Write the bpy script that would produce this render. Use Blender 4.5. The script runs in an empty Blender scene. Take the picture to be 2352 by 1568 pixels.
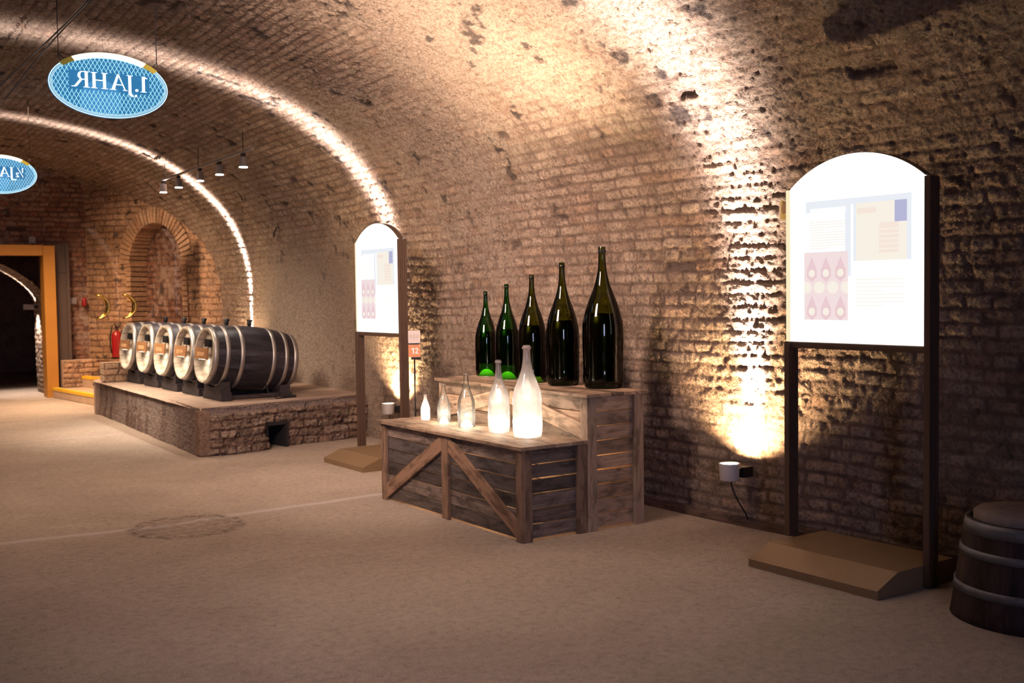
import bpy, bmesh, math, random
import numpy as np
from mathutils import Matrix, Vector

random.seed(7)
sc = bpy.context.scene
COL = sc.collection
PI = math.pi

# ------------------------------------------------------------------ camera
cam_d = bpy.data.cameras.new('camera')
cam = bpy.data.objects.new('camera', cam_d)
COL.objects.link(cam)
R_ = Vector((0.838255, -0.545103, -0.013833))
U_ = Vector((0.035814, 0.029726, 0.998916))
W_ = Vector((0.544101, 0.837842, -0.04444))
mw = Matrix((R_, U_, -W_)).transposed().to_4x4()
mw.translation = Vector((0, 0, 1.55))
cam.matrix_world = mw
cam_d.sensor_width = 36.0
cam_d.lens = 36.0 * 2471.18 / 2352
cam_d.clip_start = 0.05
cam_d.clip_end = 100
cam_d.dof.use_dof = True
cam_d.dof.focus_distance = 6.9
cam_d.dof.aperture_fstop = 3.2
sc.camera = cam

# ------------------------------------------------------------------ colour management, world
vs = sc.view_settings
vs.view_transform = 'Standard'
vs.look = 'None'
vs.gamma = 1.0
vs.exposure = 0.12
vs.use_curve_mapping = False
sc.cycles.transparent_max_bounces = 16
sc.cycles.max_bounces = 8
sc.cycles.sample_clamp_indirect = 4.0
sc.cycles.caustics_reflective = False
sc.cycles.caustics_refractive = False
world = bpy.data.worlds.new('world')
sc.world = world
world.use_nodes = True
world.node_tree.nodes['Background'].inputs[0].default_value = (0.02, 0.02, 0.03, 1)
world.node_tree.nodes['Background'].inputs[1].default_value = 1.0


def look_rot(direction, up=(0, 0, 1)):
    d = Vector(direction).normalized()
    return d.to_track_quat('-Z', 'Y').to_euler()


def area(name, loc, target, size, power, color, size_y=None, spread=180):
    l = bpy.data.lights.new(name, 'AREA')
    l.energy = power
    l.color = color
    l.size = size
    if size_y:
        l.shape = 'RECTANGLE'
        l.size_y = size_y
    l.spread = math.radians(spread)
    o = bpy.data.objects.new(name, l)
    o.location = loc
    o.rotation_euler = look_rot(Vector(target) - Vector(loc))
    COL.objects.link(o)
    return o


def spot(name, loc, direction, deg, power, color, blend=0.8, soft=0.02, parent=None):
    l = bpy.data.lights.new(name, 'SPOT')
    l.energy = power
    l.color = color
    l.spot_size = math.radians(deg)
    l.spot_blend = blend
    l.shadow_soft_size = soft
    o = bpy.data.objects.new(name, l)
    o.location = loc
    o.rotation_euler = look_rot(direction)
    COL.objects.link(o)
    if parent:
        o.parent = parent
    return o


# added fill lights: warm ones under the vault, a cool one behind the camera
area('ceiling_fill', (2.4, 4.6, 3.55), (2.5, 4.6, 0), 0.9, 8.5, (1.0, 0.74, 0.58), 1.4, 80)
area('ceiling_fill', (1.8, 8.6, 3.7), (2.5, 8.8, 0), 0.9, 30, (1.0, 0.68, 0.48), 1.4, 110)
area('ceiling_fill', (2.0, 13.0, 3.7), (2.4, 13.0, 0), 0.9, 48, (1.0, 0.66, 0.42), 1.4, 130)
area('ceiling_fill', (2.4, 16.6, 3.5), (2.8, 16.8, 0), 0.8, 80, (1.0, 0.66, 0.42), 0.8, 105)
area('ceiling_fill', (0.9, 12.0, 3.45), (3.4, 12.8, 0.9), 1.3, 34, (1.0, 0.80, 0.62), 0.9, 60)  # added to brighten the barrel heads
area('ceiling_fill', (2.0, 15.0, 3.3), (4.3, 16.6, 1.2), 0.6, 34, (1.0, 0.66, 0.42), 0.6, 80)  # added to brighten the pier beside the arch
area('cool_fill', (-1.2, -3.5, 2.0), (0.8, 4.0, 0.0), 2.0, 52, (0.56, 0.58, 1.0), 2.0, 75)  # unseen cool light added to tint the shadows
area('wall_wash_fill', (0.9, 5.4, 3.45), (5.1, 8.0, 1.9), 0.9, 92, (1.0, 0.72, 0.58), 0.9, 80)  # unseen light added to brighten the right wall and vault

# ------------------------------------------------------------------ materials
MATS = {}


def newmat(name):
    m = bpy.data.materials.new(name)
    m.use_nodes = True
    nt = m.node_tree
    nt.nodes.clear()
    out = nt.nodes.new('ShaderNodeOutputMaterial')
    MATS[name] = m
    return m, nt, out


def N(nt, typ, **kw):
    n = nt.nodes.new(typ)
    for k, v in kw.items():
        if k == 'inp':
            for i, val in v.items():
                n.inputs[i].default_value = val
        else:
            setattr(n, k, v)
    return n


def L(nt, a, b):
    nt.links.new(a, b)


def ramp(nt, stops, interp='LINEAR'):
    r = nt.nodes.new('ShaderNodeValToRGB')
    r.color_ramp.interpolation = interp
    e = r.color_ramp.elements
    while len(e) > 1:
        e.remove(e[-1])
    e[0].position = stops[0][0]
    e[0].color = stops[0][1]
    for p, c in stops[1:]:
        x = e.new(p)
        x.color = c
    return r


def g(v, a=1.0):
    if isinstance(v, (int, float)):
        return (v, v, v, a)
    return (v[0], v[1], v[2], a)


def mix(nt, fac, a, b, mode='MIX'):
    m = nt.nodes.new('ShaderNodeMix')
    m.data_type = 'RGBA'
    m.blend_type = mode
    for i, val in ((0, fac), (6, a), (7, b)):
        if isinstance(val, bpy.types.NodeSocket):
            nt.links.new(val, m.inputs[i])
        elif i == 0:
            m.inputs[0].default_value = val
        else:
            m.inputs[i].default_value = g(val)
    return m.outputs[2]


def math_(nt, op, a, b=None, c=None):
    m = nt.nodes.new('ShaderNodeMath')
    m.operation = op
    for i, val in enumerate((a, b, c)):
        if val is None:
            continue
        if isinstance(val, bpy.types.NodeSocket):
            nt.links.new(val, m.inputs[i])
        else:
            m.inputs[i].default_value = val
    return m.outputs[0]


def noise(nt, vec, scale, detail=4, rough=0.6, dist=0.0):
    n = nt.nodes.new('ShaderNodeTexNoise')
    n.inputs['Scale'].default_value = scale
    n.inputs['Detail'].default_value = detail
    n.inputs['Roughness'].default_value = rough
    n.inputs['Distortion'].default_value = dist
    nt.links.new(vec, n.inputs['Vector'])
    return n.outputs['Fac']


def simple(name, color, rough=0.5, metal=0.0, bump=0.0, bscale=80, var=0.0, vscale=6, spec=0.5):
    m, nt, out = newmat(name)
    p = N(nt, 'ShaderNodeBsdfPrincipled')
    L(nt, p.outputs[0], out.inputs[0])
    p.inputs['Base Color'].default_value = g(color)
    p.inputs['Roughness'].default_value = rough
    p.inputs['Metallic'].default_value = metal
    p.inputs['Specular IOR Level'].default_value = spec
    tc = N(nt, 'ShaderNodeTexCoord')
    if var > 0:
        f = noise(nt, tc.outputs['Object'], vscale, 5, 0.65)
        r = ramp(nt, [(0.3, g([c * (1 - var) for c in color])), (0.7, g([min(1, c * (1 + var)) for c in color]))])
        L(nt, f, r.inputs[0])
        L(nt, r.outputs[0], p.inputs['Base Color'])
    if bump > 0:
        f2 = noise(nt, tc.outputs['Object'], bscale, 4, 0.6)
        b = N(nt, 'ShaderNodeBump', inp={'Strength': bump, 'Distance': 0.01})
        L(nt, f2, b.inputs['Height'])
        L(nt, b.outputs[0], p.inputs['Normal'])
    return m


def emit(name, color, strength):
    m, nt, out = newmat(name)
    e = N(nt, 'ShaderNodeEmission')
    e.inputs[0].default_value = g(color)
    e.inputs[1].default_value = strength
    L(nt, e.outputs[0], out.inputs[0])
    return m


def brick_mat(name, brick_a, brick_b, red, joint, rough=0.92, plaster=(0.36, 0.27, 0.23), redamt=0.5, bump=0.5):
    """old brickwork: attributes tone (per brick), joint, plaster and soot come from the mesh"""
    m, nt, out = newmat(name)
    p = N(nt, 'ShaderNodeBsdfPrincipled')
    L(nt, p.outputs[0], out.inputs[0])
    p.inputs['Roughness'].default_value = rough
    p.inputs['Specular IOR Level'].default_value = 0.15
    at = N(nt, 'ShaderNodeAttribute', attribute_name='tone')
    aj = N(nt, 'ShaderNodeAttribute', attribute_name='joint')
    ap = N(nt, 'ShaderNodeAttribute', attribute_name='plaster')
    aso = N(nt, 'ShaderNodeAttribute', attribute_name='soot')
    tc = N(nt, 'ShaderNodeTexCoord')
    v = tc.outputs['Object']
    base = mix(nt, at.outputs['Fac'], brick_a, brick_b)
    rmask = ramp(nt, [(0.78, g(0)), (0.86, g(redamt))])
    frac = math_(nt, 'FRACT', math_(nt, 'MULTIPLY', at.outputs['Fac'], 7.31))
    L(nt, frac, rmask.inputs[0])
    base = mix(nt, rmask.outputs[0], base, red)
    n1 = noise(nt, v, 5.0, 6, 0.7, 0.4)
    r1 = ramp(nt, [(0.3, g(0.62)), (0.55, g(1.0)), (0.75, g(1.22))])
    L(nt, n1, r1.inputs[0])
    base = mix(nt, 1.0, base, r1.outputs[0], 'MULTIPLY')
    base = mix(nt, ap.outputs['Fac'], base, plaster)
    n2 = noise(nt, v, 42.0, 5, 0.75, 0.3)
    r2 = ramp(nt, [(0.34, g(0.42)), (0.5, g(0.98)), (0.70, g(1.22))])
    L(nt, n2, r2.inputs[0])
    base = mix(nt, 1.0, base, r2.outputs[0], 'MULTIPLY')
    base = mix(nt, aj.outputs['Fac'], base, joint)
    base = mix(nt, aso.outputs['Fac'], base, (0.03, 0.025, 0.028))
    L(nt, base, p.inputs['Base Color'])
    n3 = noise(nt, v, 95.0, 5, 0.75)
    n4 = noise(nt, v, 26.0, 4, 0.7)
    h = math_(nt, 'ADD', math_(nt, 'MULTIPLY', n3, 0.35), n4)
    b = N(nt, 'ShaderNodeBump', inp={'Strength': bump, 'Distance': 0.028})
    L(nt, h, b.inputs['Height'])
    L(nt, b.outputs[0], p.inputs['Normal'])
    return m


brick_mat('old_brick', (0.37, 0.265, 0.20), (0.54, 0.41, 0.32), (0.44, 0.25, 0.16), (0.21, 0.145, 0.115), plaster=(0.43, 0.335, 0.265), redamt=0.35, bump=1.3)
brick_mat('end_brick', (0.26, 0.13, 0.085), (0.42, 0.25, 0.16), (0.34, 0.13, 0.07), (0.10, 0.06, 0.05), redamt=0.6)
brick_mat('pale_brick', (0.42, 0.26, 0.16), (0.58, 0.38, 0.24), (0.5, 0.25, 0.14), (0.16, 0.09, 0.06), redamt=0.3)
brick_mat('shaded_red_brick', (0.17, 0.08, 0.05), (0.26, 0.13, 0.085), (0.22, 0.08, 0.04), (0.06, 0.035, 0.03), redamt=0.5)  # red-brown brick, darkened further for the shade in the arch recess
brick_mat('plinth_stone', (0.24, 0.17, 0.125), (0.38, 0.28, 0.21), (0.32, 0.18, 0.12), (0.095, 0.05, 0.04), redamt=0.3,
          plaster=(0.26, 0.20, 0.175), bump=0.8)


def floor_mat():
    m, nt, out = newmat('floor_screed')
    p = N(nt, 'ShaderNodeBsdfPrincipled')
    L(nt, p.outputs[0], out.inputs[0])
    p.inputs['Roughness'].default_value = 0.9
    p.inputs['Specular IOR Level'].default_value = 0.2
    tc = N(nt, 'ShaderNodeTexCoord')
    v = tc.outputs['Object']
    n1 = noise(nt, v, 0.9, 5, 0.6, 0.6)
    r1 = ramp(nt, [(0.3, g((0.36, 0.295, 0.245))), (0.7, g((0.47, 0.395, 0.33)))])
    L(nt, n1, r1.inputs[0])
    c = r1.outputs[0]
    n2 = noise(nt, v, 160, 3, 0.7)
    r2 = ramp(nt, [(0.3, g(0.60)), (0.5, g(1.0)), (0.7, g(1.2))])
    L(nt, n2, r2.inputs[0])
    c = mix(nt, 1.0, c, r2.outputs[0], 'MULTIPLY')
    nm = noise(nt, v, 22, 6, 0.75, 0.5)
    rm = ramp(nt, [(0.30, g(0.72)), (0.5, g(1.0)), (0.7, g(1.12))])
    L(nt, nm, rm.inputs[0])
    c = mix(nt, 1.0, c, rm.outputs[0], 'MULTIPLY')
    # scattered dark grit
    vo = N(nt, 'ShaderNodeTexVoronoi', inp={'Scale': 9.0, 'Randomness': 1.0})
    L(nt, v, vo.inputs['Vector'])
    grit = ramp(nt, [(0.035, g(1)), (0.075, g(0))])
    L(nt, vo.outputs['Distance'], grit.inputs[0])
    n3 = noise(nt, v, 3.0, 2, 0.5)
    gm = ramp(nt, [(0.42, g(0)), (0.6, g(0.9))])
    L(nt, n3, gm.inputs[0])
    gfac = math_(nt, 'MULTIPLY', grit.outputs[0], gm.outputs[0])
    c = mix(nt, gfac, c, (0.10, 0.07, 0.055))
    # pale joint that crosses the floor and the worn round patch
    sx = N(nt, 'ShaderNodeSeparateXYZ')
    L(nt, v, sx.inputs[0])
    X, Y = sx.outputs[0], sx.outputs[1]
    wob = math_(nt, 'MULTIPLY', math_(nt, 'SUBTRACT', noise(nt, v, 1.3, 3, 0.5), 0.5), 0.16)
    curve = math_(nt, 'MULTIPLY', math_(nt, 'ABSOLUTE', math_(nt, 'SUBTRACT', X, 1.9)), 0.10)
    d = math_(nt, 'ABSOLUTE', math_(nt, 'SUBTRACT', math_(nt, 'ADD', Y, wob), math_(nt, 'ADD', curve, 7.40)))
    s1 = ramp(nt, [(0.016, g(0.6)), (0.06, g(0))])
    L(nt, d, s1.inputs[0])
    xlim = math_(nt, 'LESS_THAN', X, 4.9)
    c = mix(nt, math_(nt, 'MULTIPLY', s1.outputs[0], xlim), c, (0.55, 0.52, 0.53))
    d2 = math_(nt, 'ABSOLUTE', math_(nt, 'SUBTRACT', math_(nt, 'ADD', Y, wob), 12.75))
    s2 = ramp(nt, [(0.02, g(0.5)), (0.06, g(0))])
    L(nt, d2, s2.inputs[0])
    x2 = math_(nt, 'LESS_THAN', X, 2.9)
    c = mix(nt, math_(nt, 'MULTIPLY', s2.outputs[0], x2), c, (0.47, 0.42, 0.40))
    dx = math_(nt, 'SUBTRACT', X, 2.08)
    dy = math_(nt, 'SUBTRACT', Y, 7.30)
    rr = math_(nt, 'SQRT', math_(nt, 'ADD', math_(nt, 'MULTIPLY', dx, dx), math_(nt, 'MULTIPLY', dy, dy)))
    rr = math_(nt, 'ADD', rr, math_(nt, 'MULTIPLY', math_(nt, 'SUBTRACT', noise(nt, v, 7, 4, 0.6), 0.5), 0.12))
    ring = ramp(nt, [(0.0, g(0.3)), (0.29, g(0.45)), (0.36, g(0.95)), (0.40, g(0.0))])
    L(nt, rr, ring.inputs[0])
    rn = ramp(nt, [(0.40, g(0)), (0.6, g(1))])
    L(nt, noise(nt, v, 18, 4, 0.7), rn.inputs[0])
    c = mix(nt, math_(nt, 'MULTIPLY', ring.outputs[0], rn.outputs[0]), c, (0.11, 0.08, 0.07))
    L(nt, c, p.inputs['Base Color'])
    h = math_(nt, 'ADD', noise(nt, v, 150, 3, 0.7), math_(nt, 'MULTIPLY', noise(nt, v, 6, 4, 0.6), 2.0))
    b = N(nt, 'ShaderNodeBump', inp={'Strength': 0.35, 'Distance': 0.01})
    L(nt, h, b.inputs['Height'])
    L(nt, b.outputs[0], p.inputs['Normal'])


floor_mat()


def wood_mat(name, a, b, dark, rough=0.75):
    m, nt, out = newmat(name)
    p = N(nt, 'ShaderNodeBsdfPrincipled')
    L(nt, p.outputs[0], out.inputs[0])
    p.inputs['Roughness'].default_value = rough
    p.inputs['Specular IOR Level'].default_value = 0.25
    uv = N(nt, 'ShaderNodeUVMap', uv_map='uv')
    mp = N(nt, 'ShaderNodeMapping')
    mp.inputs['Scale'].default_value = (1.6, 26, 1)
    L(nt, uv.outputs[0], mp.inputs[0])
    f = noise(nt, mp.outputs[0], 2.2, 6, 0.68, 0.8)
    at = N(nt, 'ShaderNodeAttribute', attribute_name='tone')
    r = ramp(nt, [(0.25, g([c * 0.62 for c in a])), (0.5, g(a)), (0.75, g(b))])
    L(nt, f, r.inputs[0])
    tn = ramp(nt, [(0.0, g(0.38)), (1.0, g(1.38))])
    L(nt, at.outputs['Fac'], tn.inputs[0])
    c = mix(nt, 1.0, r.outputs[0], tn.outputs[0], 'MULTIPLY')
    # greyish weathering per board
    gy = math_(nt, 'MULTIPLY', math_(nt, 'FRACT', math_(nt, 'MULTIPLY', at.outputs['Fac'], 5.7)), 0.55)
    c = mix(nt, gy, c, dark)
    mp2 = N(nt, 'ShaderNodeMapping')
    mp2.inputs['Scale'].default_value = (1.0, 3.0, 1)
    L(nt, uv.outputs[0], mp2.inputs[0])
    st = ramp(nt, [(0.38, g(0.30)), (0.52, g(1.0)), (0.75, g(1.2))])
    L(nt, noise(nt, mp2.outputs[0], 4.5, 5, 0.62, 0.5), st.inputs[0])
    c = mix(nt, 0.75, c, st.outputs[0], 'MULTIPLY')
    # knots
    vo = N(nt, 'ShaderNodeTexVoronoi', inp={'Scale': 3.2, 'Randomness': 1.0})
    L(nt, mp2.outputs[0], vo.inputs['Vector'])
    kn = ramp(nt, [(0.05, g(0.8)), (0.12, g(0))])
    L(nt, vo.outputs['Distance'], kn.inputs[0])
    c = mix(nt, kn.outputs[0], c, (0.06, 0.035, 0.02))
    L(nt, c, p.inputs['Base Color'])
    bp = N(nt, 'ShaderNodeBump', inp={'Strength': 0.35, 'Distance': 0.004})
    L(nt, f, bp.inputs['Height'])
    L(nt, bp.outputs[0], p.inputs['Normal'])


wood_mat('crate_wood', (0.15, 0.112, 0.092), (0.32, 0.25, 0.205), (0.11, 0.098, 0.105))
wood_mat('crate_wood_light', (0.44, 0.30, 0.20), (0.60, 0.44, 0.31), (0.34, 0.26, 0.20))
wood_mat('crate_post_wood', (0.25, 0.14, 0.085), (0.36, 0.22, 0.14), (0.22, 0.16, 0.12))
wood_mat('skirting_wood', (0.14, 0.085, 0.06), (0.22, 0.14, 0.10), (0.12, 0.09, 0.08))
wood_mat('barrel_wood', (0.034, 0.030, 0.040), (0.066, 0.058, 0.072), (0.04, 0.038, 0.05), 0.40)
wood_mat('tub_wood', (0.05, 0.022, 0.018), (0.09, 0.045, 0.035), (0.04, 0.03, 0.03), 0.6)
wood_mat('head_wood', (0.62, 0.51, 0.38), (0.76, 0.65, 0.50), (0.5, 0.44, 0.36), 0.6)
wood_mat('saddle_wood', (0.045, 0.033, 0.034), (0.08, 0.06, 0.06), (0.05, 0.045, 0.05), 0.6)

simple('hoop_steel', (0.46, 0.43, 0.40), 0.42, 0.8, 0.1, 120, 0.18, 9)
simple('tub_hoop', (0.16, 0.17, 0.19), 0.5, 0.7, 0.1, 100, 0.2, 10)
simple('tub_lid', (0.22, 0.17, 0.15), 0.8, 0, 0.3, 60, 0.2, 12)
simple('bronze_metal', (0.12, 0.075, 0.052), 0.42, 0.35, 0.05, 200, 0.08, 8)
simple('base_bronze', (0.25, 0.165, 0.09), 0.5, 0.25, 0.05, 200, 0.08, 8)
simple('black_rubber', (0.008, 0.008, 0.01), 0.5)
simple('black_metal', (0.012, 0.012, 0.014), 0.45, 0.3)
simple('white_enamel', (0.62, 0.58, 0.56), 0.45)
simple('grey_metal', (0.28, 0.25, 0.24), 0.45, 0.4)
simple('yellow_paint', (0.46, 0.205, 0.028), 0.55, 0, 0.1, 60, 0.06, 3)
simple('brown_panel', (0.10, 0.07, 0.055), 0.55, 0.2, 0.05, 50, 0.08, 3)
simple('yellow_tape', (0.85, 0.50, 0.03), 0.6)
simple('step_concrete', (0.50, 0.36, 0.25), 0.9, 0, 0.4, 60, 0.12, 5)
simple('red_paint', (0.30, 0.010, 0.014), 0.3)
simple('plate_wood', (0.34, 0.165, 0.07), 0.6, 0, 0.1, 80, 0.15, 20)
simple('plate_letter', (0.85, 0.55, 0.28), 0.5)
simple('card_white', (0.62, 0.54, 0.52), 0.6)
simple('card_orange', (0.60, 0.255, 0.13), 0.6)
simple('card_mark', (0.42, 0.34, 0.31), 0.6)
simple('digit_white', (0.9, 0.85, 0.82), 0.5)
simple('brass', (0.85, 0.55, 0.12), 0.18, 1.0)
simple('poster_ochre', (0.50, 0.36, 0.10), 0.7)
simple('poster_cream', (0.62, 0.50, 0.40), 0.7)
simple('poster_brown', (0.30, 0.16, 0.08), 0.7)
simple('dark_void', (0.01, 0.008, 0.01), 0.9)
simple('wine', (0.004, 0.003, 0.006), 0.25)
simple('olive_brass', (0.45, 0.38, 0.06), 0.35, 0.5)

emit('panel_glow', (1.0, 0.985, 0.93), 1.9)
emit('frame_side_glow', (1.0, 0.86, 0.55), 0.9)  # panel light caught by the frame side, put in as emission
emit('print_pale_blue', (0.85, 0.88, 0.94), 0.896)
emit('print_white', (1.0, 1.0, 0.97), 1.5)
emit('print_pink', (0.93, 0.76, 0.76), 0.896)
emit('print_rose', (0.88, 0.64, 0.67), 0.87)
emit('print_blue', (0.50, 0.50, 0.72), 0.87)
emit('print_cream', (1.0, 0.93, 0.82), 0.87)
emit('print_peach', (0.98, 0.84, 0.74), 0.87)
emit('sign_line', (0.42, 0.82, 0.95), 1.15)
emit('sign_rim', (0.62, 0.90, 1.0), 1.5)
emit('sign_letter', (0.85, 0.95, 1.0), 1.6)
emit('sign_cap', (1.0, 0.96, 0.68), 1.5)
emit('led_warm', (1.0, 0.90, 0.68), 30.0)
emit('led_dim', (1.0, 0.92, 0.75), 6.0)
emit('lamp_glow', (1.0, 0.93, 0.85), 14.0)
emit('track_glow', (1.0, 0.93, 0.88), 9.0)
emit('plate_led', (1.0, 0.95, 0.85), 6.0)


def sign_panel_mat():
    m, nt, out = newmat('sign_acrylic')
    tr = N(nt, 'ShaderNodeBsdfTransparent', inp={0: (0.55, 0.75, 0.9, 1)})
    em = N(nt, 'ShaderNodeEmission')
    tc = N(nt, 'ShaderNodeTexCoord')
    sx = N(nt, 'ShaderNodeSeparateXYZ')
    L(nt, tc.outputs['Object'], sx.inputs[0])
    em.inputs[0].default_value = (0.035, 0.30, 0.62, 1)
    em.inputs[1].default_value = 0.34
    a = N(nt, 'ShaderNodeAddShader')
    L(nt, tr.outputs[0], a.inputs[0])
    L(nt, em.outputs[0], a.inputs[1])
    gl = N(nt, 'ShaderNodeBsdfGlossy', inp={'Roughness': 0.05})
    mx = N(nt, 'ShaderNodeMixShader', inp={0: 0.05})
    L(nt, a.outputs[0], mx.inputs[1])
    L(nt, gl.outputs[0], mx.inputs[2])
    L(nt, mx.outputs[0], out.inputs[0])


sign_panel_mat()


def shell_glass(name, tint, edge, milk, gloss=1.0, rough=0.03, milkcol=(1, 0.95, 0.92), vary=0.0):
    m, nt, out = newmat(name)
    lw = N(nt, 'ShaderNodeLayerWeight', inp={0: 0.35})
    r = ramp(nt, [(0.0, g(tint)), (0.55, g([(a + b) / 2 for a, b in zip(tint, edge)])), (1.0, g(edge))])
    L(nt, lw.outputs['Facing'], r.inputs[0])
    tr = N(nt, 'ShaderNodeBsdfTransparent')
    L(nt, r.outputs[0], tr.inputs[0])
    body = tr.outputs[0]
    if milk > 0:
        tl = N(nt, 'ShaderNodeBsdfTranslucent', inp={0: g(milkcol)})
        df = N(nt, 'ShaderNodeBsdfDiffuse', inp={0: g(milkcol)})
        md = N(nt, 'ShaderNodeMixShader', inp={0: 0.35})
        L(nt, tl.outputs[0], md.inputs[1])
        L(nt, df.outputs[0], md.inputs[2])
        mm = N(nt, 'ShaderNodeMixShader', inp={0: milk})
        if vary > 0:
            tc = N(nt, 'ShaderNodeTexCoord')
            rr = ramp(nt, [(0.3, g(max(0, milk - vary))), (0.7, g(min(1, milk + vary)))])
            L(nt, noise(nt, tc.outputs['Object'], 14, 6, 0.7, 1.0), rr.inputs[0])
            L(nt, rr.outputs[0], mm.inputs[0])
        L(nt, body, mm.inputs[1])
        L(nt, md.outputs[0], mm.inputs[2])
        body = mm.outputs[0]
    gl = N(nt, 'ShaderNodeBsdfGlossy', inp={'Roughness': rough})
    fr = N(nt, 'ShaderNodeFresnel', inp={0: 1.5})
    mx = N(nt, 'ShaderNodeMixShader')
    L(nt, math_(nt, 'MULTIPLY', fr.outputs[0], gloss), mx.inputs[0])
    L(nt, body, mx.inputs[1])
    L(nt, gl.outputs[0], mx.inputs[2])
    L(nt, mx.outputs[0], out.inputs[0])
    return m


shell_glass('green_glass', (0.34, 0.37, 0.09), (0.01, 0.02, 0.005), 0.0)
shell_glass('bright_green_glass', (0.12, 0.40, 0.06), (0.01, 0.06, 0.01), 0.0)
shell_glass('clear_glass', (0.95, 0.94, 0.90), (0.40, 0.38, 0.32), 0.05, 0.9)
shell_glass('bright_glass', (0.9, 0.9, 0.86), (0.6, 0.58, 0.5), 0.75, 0.7)
shell_glass('hazy_glass', (0.9, 0.88, 0.88), (0.6, 0.57, 0.58), 0.16, 0.8, 0.08, (1, 0.93, 0.93), 0.06)
shell_glass('milky_glass', (0.9, 0.87, 0.87), (0.7, 0.64, 0.64), 0.34, 0.8, 0.08, (1, 0.90, 0.89), 0.06)
shell_glass('pane_glass', (0.93, 0.90, 0.86), (0.7, 0.66, 0.6), 0.0, 1.0, 0.01)
# glass of the lit punts under the green bottles
m, nt, out = newmat('green_punt')
tl = N(nt, 'ShaderNodeBsdfTranslucent', inp={0: (0.22, 0.55, 0.03, 1)})
df = N(nt, 'ShaderNodeBsdfDiffuse', inp={0: (0.05, 0.35, 0.02, 1)})
mx = N(nt, 'ShaderNodeMixShader', inp={0: 0.3})
L(nt, tl.outputs[0], mx.inputs[1])
L(nt, df.outputs[0], mx.inputs[2])
L(nt, mx.outputs[0], out.inputs[0])


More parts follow.
